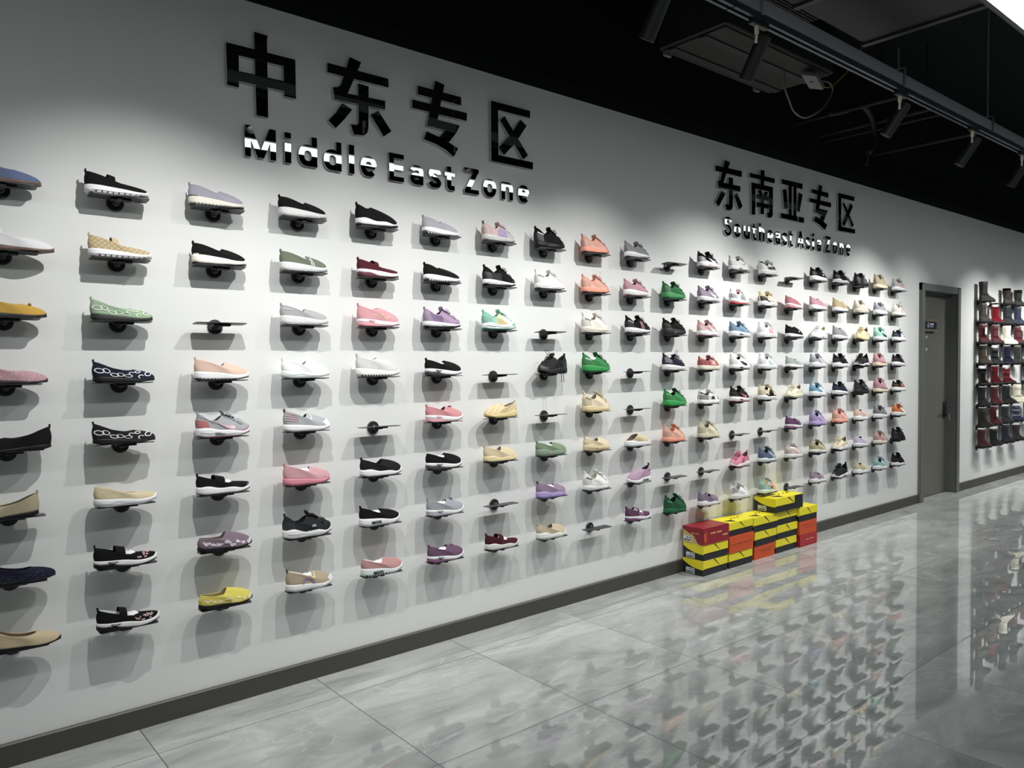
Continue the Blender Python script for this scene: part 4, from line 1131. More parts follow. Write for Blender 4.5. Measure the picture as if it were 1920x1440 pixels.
R(7, 11, 'slip', 'grey purple slip-on with looped collar', (136, 116, 146), W, W, wave=.006, t=1.05, lin=(60, 46, 66), strap=1, sv=.72, sw=.005, h=1.04)
R(7, 12, 'sneak', 'white trainer with lettering down the heel', (238, 238, 240), W, (190, 192, 196), lin=(176, 172, 166), hstripes=(50, 50, 54), t=1.15, wave=.006, h=1.06)
R(7, 13, 'sneak', 'mint and coral sneaker with white sole', (160, 208, 196), (232, 242, 236), (60, 66, 70), front=(240, 160, 136), lin=(232, 212, 150), smark=K, h=1.08, lc=(236, 226, 196), wave=.003)
R(7, 15, 'slip', 'mauve slip-on with black collar loop', (166, 138, 166), W, W, wave=.006, t=1.1, strap=(40, 36, 46), sv=.72, sw=.004, lin=(110, 90, 116))
R(7, 16, 'sneak', 'black sneaker turned away with white sole', (36, 38, 42), W, W, flip=1, slot=K, h=1.12, lc=K, wave=.004, tab=1.5)
R(7, 17, 'sock', 'sand sneaker with dark arched sole', (206, 190, 148), W, (60, 56, 54), wave=.006, t=1.15, lin=(110, 100, 84))
R(7, 18, 'sneak', 'aqua sneaker with wavy white sole', (150, 198, 198), W, DG, lin=(30, 36, 52), wave=.005, t=1.15, h=1.06, lc=(166, 208, 206))
R(7, 19, 'sneak', 'black sock-top sneaker with white sole', (24, 24, 26), W, DG, wave=.005, h=1.15, lc=None, tab=1.6)

ORD = ['top', 'second', 'third', 'fourth', 'fifth', 'sixth', 'seventh', 'bottom']
shelf0 = make_shelf()
used_shelf = [False]
TILT = [-.10, -.09, -.08, -.07, -.055, -.04, -.025, -.01]     # the swivelling plates lean back more towards the top
def place_shelf(x, z, label, group, tilt=0.0):
    o = shelf0 if not used_shelf[0] else copy_tree(shelf0)
    used_shelf[0] = True
    o.location = (x, -0.0015 * (tilt != 0), z)
    o.rotation_euler = (tilt, 0, 0)
    return tag(o, label, 'shelf', group)
grid = {}
for row, col, kind, look, up, mid, out, o in S:
    x, z = col * COLSP, ZTOP - row * ROWSP
    flip = bool(o.get('flip'))
    o['seed'] = row * 20 + col
    s = make_shoe(kind, NAMES[kind], up, mid, out, o, flip)
    Ls = o.get('L', .238)
    rx = random.uniform(-.006, .006) + o.get('dx', 0.0)
    tl = TILT[row] + random.uniform(-.02, .02)
    rm = Matrix.Rotation(tl, 3, 'X')
    s.location = Vector((x, -.0015, z)) + rm @ Vector((rx + (Ls / 2 if flip else -Ls / 2), -.071, PLATE_TOP))
    s.rotation_euler = (rm @ Matrix.Rotation((PI if flip else 0) + random.uniform(-.035, .035), 3, 'Z')).to_euler()
    tag(s, '%s on the %s shelf row' % (look, ORD[row]), CATS[kind], 'shoes shown on the long white wall')
    if o.get('hang'):
        mb = MB()
        for q, dxx in enumerate((-.005, .012)):
            mb.tube(smooth_path([(.10, .045, .075), (.085 + dxx, .052, .03), (.08 + dxx, .05, -.02), (.075 + dxx * 1.3, .047, -.055 - .0 * q)], 5), .0018, 6)
        mb.build('hanging_lace_ends', cloth(K), s, True)
    grid[(row, col)] = look
    place_shelf(x, z, 'black shelf under the %s on the %s row' % (look, ORD[row]), 'shoe shelves on the long white wall', tl)
for row in range(8):
    for col in range(20):
        if (row, col) in grid: continue
        nb = grid.get((row, col - 1)) or grid.get((row, col + 1))
        side = 'after' if (row, col - 1) in grid else 'before'
        if not nb:
            nb = grid[(row - 1, col)]; side = 'below'
        place_shelf(col * COLSP, ZTOP - row * ROWSP, 'bare black shelf %s the %s on the %s row' % (side, nb, ORD[row]), 'shoe shelves on the long white wall', TILT[row] + random.uniform(-.03, .03))
        
# ------------------------------------------------------------------ boots on the wall beyond the door
def make_boot(color, o, flip=False):
    root = empty('boot', (0, 0, 0))
    H = o.get('H', .225); L = .262
    soft = o.get('soft')
    um = M('boot_leather', color, rough=.26 if o.get('gloss') else .62, spec=.5)
    def outline(z):
        t = z / H
        xmin = spl([(0, .004), (.2, .0), (.45, .010), (1, .004)], t)
        xmax = spl([(0, L - .006), (.09, L - .002), (.17, L - .02), (.27, .186), (.36, .140), (.5, .116), (.8, .114), (1, .120)], t) + (.01 if soft else 0) * t
        hw = spl([(0, .041), (.12, .041), (.3, .034), (.5, .033), (1, .038)], t)
        return xmin, xmax, hw
    def ring(z, ins=0.0, dz=0.0):
        a, b, w = outline(z); r = []
        for an in [2 * PI * k / 28 for k in range(28)]:
            c, s = math.cos(an), math.sin(an)
            f = 1.0 - .18 * (c < 0) * (z < .08)
            r.append(((a + b) / 2 + ((b - a) / 2 - ins) * -c * -1 * (1 if True else 0), (w * f - ins) * (1 if s >= 0 else -1) * abs(s) ** .8, z + dz))
        return r
    zs = [.022, .03, .038, .046, .054, .062, .070, .078, .088, .10, .115, .14, .17, .20, H]
    mb = MB(); mb.rings([ring(z) for z in zs] + [ring(H, .003, .002), ring(H, .006, 0)], cap1=False)
    mb.build('shaft_and_foot', um, root, True)
    mb = MB(); mb.rings([ring(H, .006, 0), ring(H, .008, -.03), ring(H, .010, -.10)], cap0=False); mb.build('lining', cloth(o.get('lin', (60, 50, 46))), root, True)
    def sring(z, g):
        r = []
        for (x, y, _) in ring(.022): r.append((L / 2 + (x - L / 2) * g, y * g * 1.02, z))
        return r
    hb = o.get('heel', .0)
    mb = MB(); mb.rings([sring(0, .96), sring(.003, 1.02), sring(.014, 1.035), sring(.024, 1.02), sring(.026, .97)]); mb.build('sole', rubber(o.get('sole', (30, 28, 28))), root, True, 50)
    view = -1 if not flip else 1
    if o.get('tagc'):
        mb = MB(); mb.box(.03, .075, view * .050 - .001, view * .050 + .001, H - .115, H - .035); mb.build('price_tag', M('white_card', (232, 230, 226), .6), root)
    if o.get('dot'):
        mb = MB(); mb.lathe([(0, .007), (.004, .006)], (.07, view * .0445, H - .05), (0, view, 0), 12); mb.build('metal_button', SILVER, root)
    if o.get('lace'):
        mb = MB()
        for k in range(6):
            z = .095 + k * .022; a, b, w = outline(z)
            mb.tube(smooth_path([(b - .03, -w * .72, z), (b + .001, -.012, z + .004), (b + .001, .012, z + .006), (b - .03, w * .72, z + .01)], 3), .0026, 6)
        mb.build('laces', cloth(o['lace']), root, True)
    if o.get('strap'):
        for zc in (.085, H - .05):
            mb = MB(); n = 28
            mb.rings([[(x + (.002 if x > .06 else -.002), y * 1.05, z) for x, y, z in ring(zc + d)] for d in (-.009, .009)], cap0=False, cap1=False)
            mb.build('strap', M('strap_leather', o['strap'], .3), root, True)
    if o.get('cuff'):
        mb = MB(); mb.rings([[((x - .07) * 1.06 + .07, y * 1.08, z) for x, y, z in ring(zz)] for zz in (H - .045, H - .03, H - .008, H)], cap0=False, cap1=False); mb.build('cuff', M('fur_cuff', o['cuff'], .95, bump=.8, bscale=160), root, True)
    if o.get('zip'):
        mb = MB(); mb.box(.055, .059, view * .046 - .001, view * .046 + .001, .03, H - .01); mb.build('side_zip', DARKMETAL, root)
    return root
BX, BSP = 9.79, .40
MAR = (88, 32, 38); BK = (28, 27, 27); BR = (58, 48, 44); NVB = (34, 38, 56); WB = (236, 232, 216); OLV = (62, 58, 50)
BOOTS = [
 (0, 0, 'tall black suede boot', BK, D(H=.232)), (1, 0, 'tall dark brown boot with metal button', OLV, D(dot=1)), (2, 0, 'maroon boot with white price tag', MAR, D(tagc=1, strap=(90, 24, 34))),
 (3, 0, 'dark olive boot with folded cuff', (66, 60, 48), D(cuff=(40, 37, 34))), (4, 0, 'short black boot seen from behind', BK, D(H=.15, gloss=1)), (5, 0, 'tall plain black boot', (30, 32, 30), D(cuff=(28, 28, 28))), (6, 0, 'black boot with stitched yellow edge', (32, 30, 29), D(cuff=(60, 60, 52))), (7, 0, 'plain wine red boot', (76, 32, 36), D(H=.215)),
 (1, 1, 'bright red glossy boot', (124, 28, 40), D(gloss=1, H=.19)), (2, 1, 'maroon lace-up boot', (86, 38, 42), D(strap=(96, 34, 40))), (3, 1, 'black strapped boot', (34, 34, 36), D(strap=K, H=.2)), (4, 1, 'glossy maroon strapped boot', (84, 30, 37), D(gloss=1, strap=(120, 30, 40))), (5, 1, 'smooth wine red boot', (80, 28, 34), D(H=.22)), (6, 1, 'wine red boot with white price tag', (78, 26, 35), D(tagc=1)), (7, 1, 'short black laced boot', (24, 24, 27), D(H=.18)),
 (0, 2, 'short dark brown boot with cuff', BR, D(H=.17, cuff=(66, 54, 50))), (1, 2, 'black lace-up combat boot', (30, 32, 36), D(lace=(190, 190, 170))), (2, 2, 'white lace-up boot', WB, D(lace=(214, 210, 196), sole=(230, 226, 208))), (3, 2, 'navy glossy lace-up boot', NVB, D(gloss=1, lace=(200, 206, 226))), (4, 2, 'glossy maroon ankle boot', (82, 30, 36), D(gloss=1, strap=(150, 60, 66), H=.2)), (5, 2, 'black boot with bright metal button', BK, D(dot=1)), (6, 2, 'charcoal boot with bright metal button', (44, 46, 48), D(dot=1, H=.21)), (7, 2, 'dark navy boot with bright metal button', (32, 36, 46), D(dot=1)),
 (0, 3, 'short black cuffed boot', (30, 32, 34), D(H=.16, soft=1)), (1, 3, 'navy boot with ribbed shaft', (44, 52, 76), D(zip=1)), (2, 3, 'maroon boot with stitched straps', (90, 42, 47), D(strap=(100, 36, 44))), (3, 3, 'black side-zip boot', (46, 48, 46), D(zip=1)), (5, 3, 'white boot with grey straps', (234, 230, 206), D(strap=(210, 206, 186), sole=(226, 222, 196))), (6, 3, 'navy boot with silver trim', (40, 44, 72), D(strap=(150, 156, 176), H=.2)), (7, 3, 'dark brown slouch boot', (48, 42, 38), D(cuff=(52, 45, 40), H=.2)),
 (2, 4, 'maroon boot at the picture edge', (104, 40, 48), D()), (3, 4, 'black boot at the picture edge', (34, 34, 36), D()), (4, 4, 'charcoal boot at the picture edge', (38, 38, 40), D()), (6, 4, 'dark grey boot at the picture edge', (44, 44, 46), D()),
]
bgrid = {}
ORDC = ['first', 'second', 'third', 'fourth', 'fifth']
for row, c, look, color, o in BOOTS:
    b = make_boot(color, o)
    x, z = BX + c * BSP, ZTOP - row * ROWSP
    b.location = (x - .112, -.058, z + PLATE_TOP)
    b.rotation_euler = (0, 0, -.22 + random.uniform(-.08, .08))
    tag(b, '%s on the %s boot shelf row' % (look, ORD[row]), 'boot', 'boots on the wall beyond the door')
    bgrid[(row, c)] = look
    place_shelf(x, z, 'black shelf under the %s on the %s boot row' % (look, ORD[row]), 'boot shelves beyond the door')
place_shelf(BX + BSP, ZTOP, 'bare black shelf beside the tall black suede boot on the top boot row', 'boot shelves beyond the door')
place_shelf(BX + 3 * BSP, ZTOP - 4 * ROWSP, 'bare black shelf beside the glossy maroon ankle boot on the fifth boot row', 'boot shelves beyond the door')

# ------------------------------------------------------------------ shoe boxes stacked against the wall
YEL = (244, 230, 48); BXK = (34, 35, 40)
def label_sticker(root, x, y0, z0):
    mb = MB(); mb.box(x - .0015, x, y0, y0 + .075, z0, z0 + .04); st = mb.build('size_sticker', M('white_label', (222, 224, 226), .5), root)
    mb = MB()
    mb.box(x - .0022, x - .0014, y0 + .006, y0 + .016, z0 + .024, z0 + .034); mb.box(x - .0022, x - .0014, y0 + .03, y0 + .04, z0 + .024, z0 + .035)
    for k in range(9):
        mb.box(x - .0022, x - .0014, y0 + .008 + k * .0068, y0 + .012 + k * .0068 + .001 * (k % 3), z0 + .005, z0 + .017)
    mb.build('sticker_print', M('sticker_ink', (70, 72, 80), .6), st)
def box_yb(L, Wd, H, sticker=True, front=1.0):
    root = empty('shoe_box', (0, 0, 0))
    mb = MB(); mb.box(.002, L - .002, .002, Wd - .002, 0, H - .004); mb.build('box_base', M('black_card', BXK, .5), root)
    hz = H * .46
    mb = MB()
    mb.box(0, L, 0, Wd, H - .004, H)                                     # lid top
    mb.box(0, L * front, -.0012, .002, hz, H - .004)                       # front flap
    n = 8; poly = [(0, H - .004), (0, hz - .006)]                          # curved flap on the end
    for k in range(n + 1):
        t = k / n; poly.append((Wd * t, hz - .006 + (H - .014 - hz) * t ** 2.4))
    poly.append((Wd, H - .004))
    mb.prism(poly, 'x', -.0012, .002)
    lid = mb.build('lid', M('yellow_card', YEL, .45), root)
    mb = MB()
    mb.prism([(L * .42, H - .004), (L * .47, H - .004), (L * .66, hz + .006), (L * .645, hz + .006)], 'y', -.0022, -.0011)
    mb.add([(L * .10, Wd * .42, H + .0006), (L * .34, Wd * .05, H + .0006), (L * .40, Wd * .40, H + .0006)], [(0, 1, 2)])
    for k in range(3):
        mb.add([(L * (.5 + .14 * k), Wd * .5, H + .0006), (L * (.55 + .14 * k), Wd * .5, H + .0006), (L * (.60 + .14 * k), Wd * .62, H + .0006), (L * (.52 + .14 * k), Wd * .60, H + .0006)], [(0, 1, 2, 3)])
    mb.build('black_slash_print', M('black_ink', (30, 30, 28), .5), lid)
    if sticker: label_sticker(root, -.0008, Wd * .42, H * .06)
    return root
def box_plain(L, Wd, H, color, lid, ink):
    root = empty('shoe_box', (0, 0, 0))
    mb = MB(); mb.box(.002, L - .002, .002, Wd - .002, 0, H - .002); mb.build('box_base', M('box_card', color, .5), root)
    mb = MB(); mb.box(0, L, 0, Wd, H - lid, H); lo = mb.build('lid', M('box_card_lid', tuple(min(255, int(c * 1.02)) for c in color), .45), root)
    mb = MB()
    for k in range(10):
        if k in (4,): continue
        mb.box(L * (.34 + .045 * k), L * (.34 + .045 * k) + .009, -.001, .0, H * .50 + .0012 * k * 0, H * .50 + .008)
    mb.build('small_lettering', M('ink_print', ink, .5), lo if lid > H * .5 else root)
    return root
def box_red(L, Wd, H):
    root = empty('shoe_box', (0, 0, 0))
    RD = (150, 30, 46)
    mb = MB(); mb.box(.002, L - .002, .002, Wd - .002, 0, H - .002); mb.build('box_base', M('cream_card', (214, 194, 124), .5), root)
    mb = MB(); mb.box(0, L, 0, Wd, H - .004, H); mb.box(0, L, -.0012, .002, 0.001, H - .004)
    poly = [(0, H - .004), (0, .001)]
    for k in range(11):
        t = k / 10; poly.append((Wd * (.18 + .82 * t), .001 + (H * .80) * (sstep(0, .45, t) * .72 + sstep(.5, 1, t) * .28)))
    poly.append((Wd, H - .004)); mb.prism(poly, 'x', -.0012, .002)
    lid = mb.build('lid', M('red_card', RD, .4), root)
    gold = M('gold_ink', (226, 196, 150), .4)
    mb = MB()
    for r0, n in ((.62, 4), (.40, 0)):
        for k in range(n): mb.box(-.0022, -.0011, Wd * (.22 + .09 * k), Wd * (.22 + .09 * k) + .008, H * r0, H * r0 + .007)
    for k in range(4): mb.box(L * (.28 + .05 * k), L * (.28 + .05 * k) + .011, -.0022, -.0011, H * .60, H * .60 + .010)
    for k in range(4): mb.box(L * (.52 + .05 * k), L * (.52 + .05 * k) + .011, -.0022, -.0011, H * .60, H * .60 + .010)
    for k in range(4): mb.box(L * (.76 + .05 * k), L * (.76 + .05 * k) + .011, -.0022, -.0011, H * .36, H * .36 + .010)
    mb.build('gold_lettering', gold, lid)
    mb = MB()                                            # ornamental roundel at the corner
    mb.box(L * .03, L * .11, -.002, -.0011, H * .2, H * .72)
    mb.tube([(L * .03 + .035 * math.cos(t), -.0015, H * .46 + .05 * math.sin(t)) for t in [(-80 + 16 * k) * PI / 180 for k in range(11)]], .0018, 6)
    mb.build('ornament', M('orange_ink', (206, 96, 50), .4), lid)
    label_sticker(root, -.0008, Wd * .55, H * .1)
    return root
OR = (214, 84, 40)
BOXES = [
 # x, y front, z, builder, label
 (4.115, -.192, 0, lambda: box_yb(.295, .176, .111), 'yellow and black shoe box, bottom of the stack nearest the camera'),
 (4.112, -.195, .1115, lambda: box_yb(.295, .176, .111), 'yellow and black shoe box directly under the dark red box'),
 (4.108, -.198, .223, lambda: box_red(.305, .182, .12), 'dark red shoe box with cream end, topmost of the nearest stack'),
 (4.428, -.192, 0, lambda: box_yb(.302, .176, .111, False), 'yellow and black shoe box on the floor under an orange box'),
 (4.424, -.200, .1115, lambda: box_plain(.315, .186, .124, OR, .06, (170, 90, 40)), 'orange shoe box sandwiched between two yellow and black boxes'),
 (4.43, -.192, .236, lambda: box_yb(.305, .176, .10, False), 'yellow and black shoe box beside the dark red box'),
 (4.775, -.182, 0, lambda: box_plain(.29, .166, .106, OR, .035, (190, 90, 50)), 'orange shoe box standing on the floor under two yellow boxes'),
 (4.775, -.188, .1065, lambda: box_yb(.30, .172, .110, False), 'yellow and black shoe box resting on the floor-level orange box'),
 (4.752, -.190, .217, lambda: box_yb(.335, .174, .114, False), 'yellow and black shoe box with open lid top, third stack along'),
 (5.082, -.180, 0, lambda: box_yb(.305, .164, .110, False), 'yellow and black shoe box at the foot of the tallest stack'),
 (5.088, -.184, .1105, lambda: box_yb(.305, .168, .110, False), 'yellow and black shoe box, second up in the tallest stack'),
 (5.092, -.184, .221, lambda: box_yb(.300, .168, .110, False), 'yellow and black shoe box shaded under the topmost box'),
 (5.03, -.205, .3335, lambda: box_yb(.42, .188, .112, True, .68), 'yellow and black shoe box crowning the tallest stack'),
 (5.408, -.200, 0, lambda: box_plain(.275, .184, .10, (176, 40, 52), .09, (220, 170, 140)), 'red shoe box on the floor at the far end of the stacks'),
 (5.402, -.200, .1005, lambda: box_plain(.275, .184, .110, OR, .03, (206, 90, 44)), 'orange shoe box on the red box at the far end'),
 (5.396, -.200, .211, lambda: box_yb(.28, .184, .112, False), 'yellow and black shoe box, topmost of the farthest stack'),
]
for x, y, z, fn, lab in BOXES:
    b = fn(); b.location = (x, y, z); b.rotation_euler = (0, 0, random.uniform(-.008, .008))
    tag(b, lab, 'shoe box', 'shoe boxes stacked on the floor')

# ------------------------------------------------------------------ lettering on the wall
GLOSS = M('glossy_black_mirror_acrylic', (112, 114, 113), 0.012, 0.5, metal=1.0)
EDGE = M('clear_acrylic_edge', (190, 192, 190), 0.3)
LY0, LY1 = -0.003, -0.018
HAN=[
 ('zhong',1,[[(0.985, 3.048), (1.049, 3.047), (1.045, 3.029), (1.045, 2.673), (0.99, 2.673)], [(0.857, 2.968), (0.913, 2.968), (0.911, 2.781), (0.859, 2.781)], [(0.857, 2.968), (1.181, 2.97), (1.182, 2.927), (0.857, 2.923)], [(0.859, 2.853), (1.182, 2.858), (1.181, 2.811), (0.859, 2.809)], [(1.122, 2.968), (1.181, 2.97), (1.182, 2.788), (1.125, 2.787)]]),
 ('dong',1,[[(1.347, 2.996), (1.687, 2.996), (1.687, 2.952), (1.346, 2.95)], [(1.468, 3.053), (1.531, 3.042), (1.448, 2.859), (1.382, 2.829), (1.374, 2.885), (1.401, 2.891), (1.418, 2.906)], [(1.379, 2.868), (1.666, 2.88), (1.666, 2.835), (1.384, 2.829)], [(1.512, 2.934), (1.571, 2.932), (1.567, 2.723), (1.56, 2.697), (1.542, 2.682), (1.485, 2.676), (1.468, 2.724), (1.503, 2.726), (1.513, 2.739)], [(1.423, 2.818), (1.477, 2.797), (1.434, 2.741), (1.386, 2.689), (1.347, 2.718), (1.391, 2.767)], [(1.581, 2.792), (1.624, 2.822), (1.7, 2.732), (1.655, 2.696)]]),
 ('zhuan',1,[[(1.866, 3.002), (2.149, 3.001), (2.149, 2.957), (1.865, 2.956)], [(1.83, 2.922), (2.188, 2.922), (2.186, 2.878), (1.829, 2.878)], [(1.977, 3.053), (2.037, 3.044), (1.981, 2.81), (1.921, 2.802)], [(1.921, 2.802), (1.934, 2.848), (2.139, 2.844), (2.112, 2.798), (2.063, 2.739), (2.002, 2.756), (2.042, 2.801)], [(1.919, 2.772), (2.008, 2.755), (2.06, 2.739), (2.125, 2.717), (2.095, 2.666), (2.042, 2.694), (1.984, 2.713), (1.901, 2.727)]]),
 ('qu',1,[[(2.359, 3.027), (2.656, 3.029), (2.655, 2.986), (2.359, 2.984)], [(2.359, 3.027), (2.411, 3.027), (2.41, 2.686), (2.358, 2.688)], [(2.359, 2.728), (2.676, 2.728), (2.675, 2.686), (2.358, 2.686)], [(2.425, 2.927), (2.458, 2.959), (2.637, 2.764), (2.599, 2.734)], [(2.58, 2.962), (2.627, 2.935), (2.544, 2.824), (2.453, 2.735), (2.412, 2.77), (2.504, 2.863)]]),
 ('dong',2,[[(4.503, 2.998), (4.85, 3.007), (4.847, 2.961), (4.505, 2.958)], [(4.627, 3.057), (4.691, 3.05), (4.596, 2.865), (4.539, 2.845), (4.536, 2.886), (4.565, 2.895)], [(4.537, 2.883), (4.83, 2.887), (4.826, 2.844), (4.539, 2.837)], [(4.673, 2.936), (4.731, 2.935), (4.727, 2.717), (4.715, 2.697), (4.694, 2.686), (4.642, 2.683), (4.628, 2.725), (4.677, 2.728)], [(4.582, 2.821), (4.634, 2.805), (4.545, 2.695), (4.506, 2.72)], [(4.743, 2.807), (4.786, 2.829), (4.858, 2.738), (4.812, 2.704)]]),
 ('nan',2,[[(4.957, 3.011), (5.318, 3.018), (5.315, 2.979), (4.96, 2.978)], [(5.11, 3.057), (5.166, 3.059), (5.159, 2.93), (5.108, 2.93)], [(4.979, 2.94), (5.289, 2.944), (5.289, 2.904), (4.982, 2.898)], [(4.979, 2.94), (5.034, 2.939), (5.035, 2.692), (4.985, 2.687)], [(5.23, 2.943), (5.289, 2.944), (5.288, 2.721), (5.277, 2.703), (5.257, 2.693), (5.209, 2.691), (5.201, 2.728), (5.235, 2.732)], [(5.072, 2.888), (5.114, 2.899), (5.14, 2.86), (5.095, 2.854)], [(5.172, 2.893), (5.213, 2.893), (5.191, 2.86), (5.149, 2.861)], [(5.053, 2.856), (5.23, 2.858), (5.228, 2.825), (5.054, 2.824)], [(5.054, 2.794), (5.231, 2.797), (5.228, 2.762), (5.054, 2.757)], [(5.108, 2.852), (5.159, 2.852), (5.157, 2.71), (5.106, 2.707)]]),
 ('ya',2,[[(5.42, 3.03), (5.752, 3.037), (5.75, 2.991), (5.423, 2.992)], [(5.528, 3.033), (5.574, 3.032), (5.576, 2.714), (5.534, 2.713)], [(5.605, 3.022), (5.652, 3.023), (5.651, 2.711), (5.607, 2.71)], [(5.437, 2.945), (5.491, 2.956), (5.52, 2.802), (5.458, 2.79)], [(5.688, 2.955), (5.75, 2.945), (5.703, 2.792), (5.658, 2.798)], [(5.408, 2.75), (5.776, 2.752), (5.774, 2.707), (5.408, 2.71)]]),
 ('zhuan',2,[[(5.904, 3.015), (6.191, 3.019), (6.188, 2.975), (5.904, 2.982)], [(5.866, 2.933), (6.239, 2.937), (6.235, 2.895), (5.866, 2.899)], [(6.027, 3.068), (6.081, 3.065), (6.022, 2.826), (5.957, 2.822)], [(5.961, 2.823), (5.971, 2.862), (6.181, 2.861), (6.099, 2.749), (6.03, 2.765), (6.076, 2.809)], [(5.966, 2.789), (6.076, 2.766), (6.17, 2.734), (6.131, 2.684), (6.03, 2.722), (5.936, 2.743)]]),
 ('qu',2,[[(6.367, 3.043), (6.672, 3.047), (6.669, 3.008), (6.367, 3.003)], [(6.367, 3.043), (6.421, 3.042), (6.425, 2.709), (6.37, 2.706)], [(6.37, 2.747), (6.689, 2.747), (6.686, 2.709), (6.37, 2.706)], [(6.447, 2.953), (6.478, 2.97), (6.663, 2.787), (6.625, 2.76)], [(6.6, 2.98), (6.643, 2.957), (6.485, 2.755), (6.44, 2.775)]]),
]
HLAB = {('zhong', 1): 'large glossy black Chinese character zhong opening the nearer sign', ('dong', 1): 'large glossy black Chinese character dong, above the word Middle', ('zhuan', 1): 'large glossy black Chinese character zhuan, above the word East', ('qu', 1): 'large glossy black Chinese character qu, above the word Zone, nearer sign',
        ('dong', 2): 'smaller black Chinese character dong opening the farther sign', ('nan', 2): 'black Chinese character nan, second of the farther sign', ('ya', 2): 'black Chinese character ya, in the middle of the farther sign', ('zhuan', 2): 'smaller black Chinese character zhuan, before the last of the farther sign', ('qu', 2): 'smaller black Chinese character qu closing the farther sign'}
def edge_mats(o):
    me = o.data
    for p in me.polygons:
        p.material_index = 0 if abs(p.normal.y) > .7 else 1
for nm, sign, polys in HAN:
    mb = MB()
    cx = sum(q[0] for P in polys for q in P) / sum(len(P) for P in polys)
    cz = min(q[1] for P in polys for q in P)
    for k, P in enumerate(polys):
        mb.prism([(x - cx, z - cz) for x, z in P], 'y', LY1 - .0002 * k, LY0)
    o = mb.build('chinese_character', [GLOSS, EDGE]); o.location = (cx, 0, cz)
    edge_mats(o)
    tag(o, HLAB[(nm, sign)], 'wall character', 'black characters on the wall')
SIGN1 = ('Middle', 'East', 'Zone'); SIGN2 = ('Southeast', 'Asia', 'Zone')
LAT = [('M', .934, 1.08), ('i', 1.123, 1.154), ('d', 1.193, 1.286), ('d', 1.322, 1.415), ('l', 1.456, 1.485), ('e', 1.521, 1.612), ('E', 1.686, 1.774), ('a', 1.812, 1.895), ('s', 1.928, 2.011), ('t', 2.034, 2.10), ('Z', 2.168, 2.267), ('o', 2.299, 2.393), ('n', 2.432, 2.518), ('e', 2.559, 2.644),
       ('S', 4.62, 4.712), ('o', 4.747, 4.831), ('u', 4.875, 4.959), ('t', 4.989, 5.053), ('h', 5.087, 5.168), ('e', 5.212, 5.294), ('a', 5.329, 5.401), ('s', 5.437, 5.508), ('t', 5.535, 5.599), ('A', 5.667, 5.775), ('s', 5.808, 5.881), ('i', 5.914, 5.948), ('a', 5.994, 6.063), ('Z', 6.138, 6.228), ('o', 6.27, 6.351), ('n', 6.397, 6.468), ('e', 6.517, 6.598)]
words = [(w, 1) for w in SIGN1] + [(w, 2) for w in SIGN2]
flat_ = [(ch, w, s, k) for w, s in words for k, ch in enumerate(w)]
ORDL = ['first', 'second', 'third', 'fourth', 'fifth', 'sixth', 'seventh', 'eighth', 'ninth']
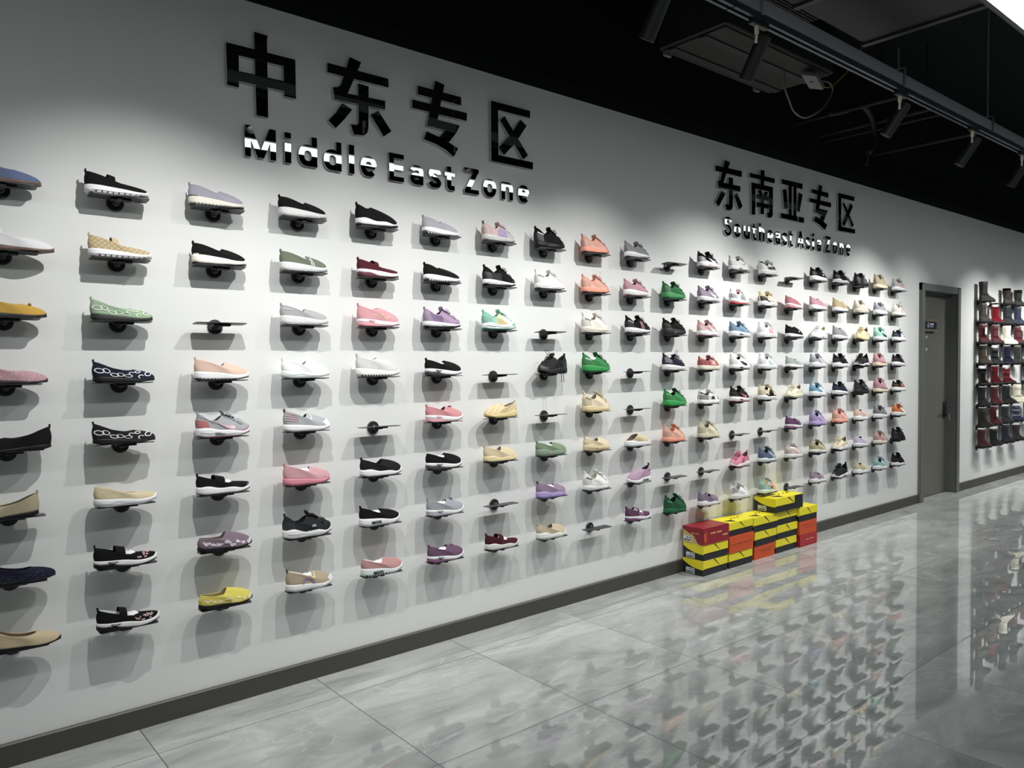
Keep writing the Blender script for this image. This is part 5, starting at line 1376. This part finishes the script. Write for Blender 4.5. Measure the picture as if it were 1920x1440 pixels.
# bold grotesque capitals and small letters drawn as strokes, in metres
def _arc(cx, cy, rx, ry, a0, a1, n=18):
    return [(cx + rx * math.copysign(abs(math.cos(t)) ** .86, math.cos(t)), cy + ry * math.copysign(abs(math.sin(t)) ** .86, math.sin(t))) for t in [math.radians(a0 + (a1 - a0) * k / n) for k in range(n + 1)]]
def _curve(P, n=6):
    return [(p.x, p.y) for p in smooth_path([(x, y, 0) for x, y in P], n)]
def glyph(ch, w, h, xh, t):
    """list of (path, thickness) strokes; xh = height of a small letter without stem"""
    b = t * .86; r = w / 2
    rx, ry = r - t / 2, xh / 2 - b / 2
    if ch == 'o': return [(_arc(r, xh / 2, rx, ry, 0, 360, 30), t)]
    if ch == 'e': return [(_arc(r, xh / 2, rx, ry, 4, 318, 28), t), ([(t * .5, xh * .49), (w - t * .35, xh * .49)], b * .8)]
    if ch == 'd': return [(_arc(r * .98, xh / 2, rx, ry, 0, 360, 30), t), ([(w - t / 2, 0), (w - t / 2, h)], t)]
    if ch == 'a': return [(_arc(r * .95, xh * .30, rx * .95, xh * .30 - b / 2, 0, 360, 26), t * .9), ([(w - t / 2, 0)] + [(w - t / 2, xh * .62)] + _arc(r, xh * .66, rx, xh * .34 - b / 2, 0, 165, 14), t * .95)]
    if ch in 'sS':
        hh = h if ch == 'S' else xh
        P = [(w - t * .55, hh * .74), (w * .86 - t * .3, hh * .86), (r, hh - b * .5), (t * .75, hh * .86), (t * .55, hh * .72), (t * .95, hh * .60), (r, hh * .52), (w - t * .95, hh * .42), (w - t * .52, hh * .29), (w - t * .8, hh * .14), (r, b * .5), (t * .8, hh * .13), (t * .45, hh * .28)]
        return [(_curve(P), t * .92)]
    if ch == 'n': return [([(t / 2, 0), (t / 2, xh)], t), ([(t * .6, xh * .55)] + _arc(r, xh * .62, rx, xh * .38 - b / 2, 150, 0, 14) + [(w - t / 2, 0)], t)]
    if ch == 'h': return [([(t / 2, 0), (t / 2, h)], t), ([(t * .6, xh * .55)] + _arc(r, xh * .62, rx, xh * .38 - b / 2, 150, 0, 14) + [(w - t / 2, 0)], t)]
    if ch == 'u': return [([(w - t / 2, 0), (w - t / 2, xh)], t), ([(t / 2, xh)] + _arc(r, xh * .38, rx, xh * .38 - b / 2, 180, 330, 14), t)]
    if ch == 'i': return [([(w / 2, 0), (w / 2, xh)], w), ([(w / 2, h - t * .95), (w / 2, h)], w)]
    if ch == 'l': return [([(w / 2, 0), (w / 2, h)], w)]
    if ch == 't': return [([(w * .44, h)] + [(w * .44, t * .9)] + _arc(w * .44 + t * .62, t * .95, t * .62, t * .95 - b / 2, 180, 275, 8) + [(w, b * .5)], t), ([(0, xh - b * .5), (w, xh - b * .5)], b)]
    if ch == 'E': return [([(t / 2, 0), (t / 2, h)], t), ([(0, b / 2), (w, b / 2)], b), ([(0, h / 2), (w * .95, h / 2)], b), ([(0, h - b / 2), (w, h - b / 2)], b)]
    if ch == 'Z': return [([(0, h - b / 2), (w, h - b / 2)], b), ([(0, b / 2), (w, b / 2)], b), ([(w - t * .62, h - b * .5), (t * .62, b * .5)], t * 1.1)]
    if ch == 'A': return [([(t * .5, 0), (r - t * .08, h)], t), ([(w - t * .5, 0), (r + t * .08, h)], t), ([(w * .25, h * .29), (w * .75, h * .29)], b * .8)]
    if ch == 'M': return [([(t / 2, 0), (t / 2, h)], t), ([(w - t / 2, 0), (w - t / 2, h)], t), ([(t * .62, h - .001), (r - t * .05, .001)], t * 1.0), ([(w - t * .62, h - .001), (r + t * .05, .001)], t * 1.0)]
def stroke(mb, path, th, ya, yb, zmax):
    P = [Vector((x, y)) for x, y in path]; n = len(P); closed = (P[0] - P[-1]).length < 1e-6
    L, Rr = [], []
    for i in range(n):
        a = P[i - 1] if i else (P[-2] if closed else P[0]); c = P[i + 1] if i < n - 1 else (P[1] if closed else P[-1])
        d = (c - a)
        d = d.normalized() if d.length > 1e-9 else Vector((1, 0))
        nn = Vector((-d.y, d.x)) * (th / 2)
        L.append(P[i] + nn); Rr.append(P[i] - nn)
    for lst in (L, Rr):
        for q in lst: q.y = min(zmax, max(0.0, q.y))
    vs = [(q.x, y, q.y) for y in (ya, yb) for q in L + Rr]
    m = 2 * n; fs = []
    for i in range(n - 1):
        a, b, c, d = i, i + 1, n + i + 1, n + i
        fs += [(a, b, c, d), (m + d, m + c, m + b, m + a), (a, m + a, m + b, b), (d, c, m + c, m + d)]
    if not closed:
        fs += [(0, n, m + n, m), (n - 1, m + n - 1, m + 2 * n - 1, 2 * n - 1)]
    mb.add(vs, fs)
for (ch, xa, xb), (ch2, w, s, k) in zip(LAT, flat_):
    base, cap, xh = (2.4805, .1415, .100) if s == 1 else (2.4915, .1415, .102)
    wd = xb - xa
    t = .0275 if s == 1 else .0245
    if ch in 'tAsSaeZonuhd' and s == 2: t = min(t, wd * .31)
    h = cap * (.90 if ch == 't' else 1)
    mb = MB()
    for j, (path, th) in enumerate(glyph(ch, wd, h, xh, t)):
        stroke(mb, path, th, LY1 - .0002 * j, LY0, h if ch in 'MidlEZSAht' else xh + .001)
    o = mb.build('letter', [GLOSS, EDGE]); o.location = (xa, 0, base)
    o.rotation_euler = ((({'S': .018, 'h': .010}.get(ch, .010 if w == 'Zone' else .003)) if s == 2 else 0) + random.uniform(-.0035, .0035), 0, random.uniform(-.004, .004))
    edge_mats(o)
    where = {1: 'nearer', 2: 'farther'}[s]
    tag(o, 'glossy black letter %s, %s in the word %s of the %s sign' % (ch, ORDL[k], w, where), 'letter', 'black letters on the wall')
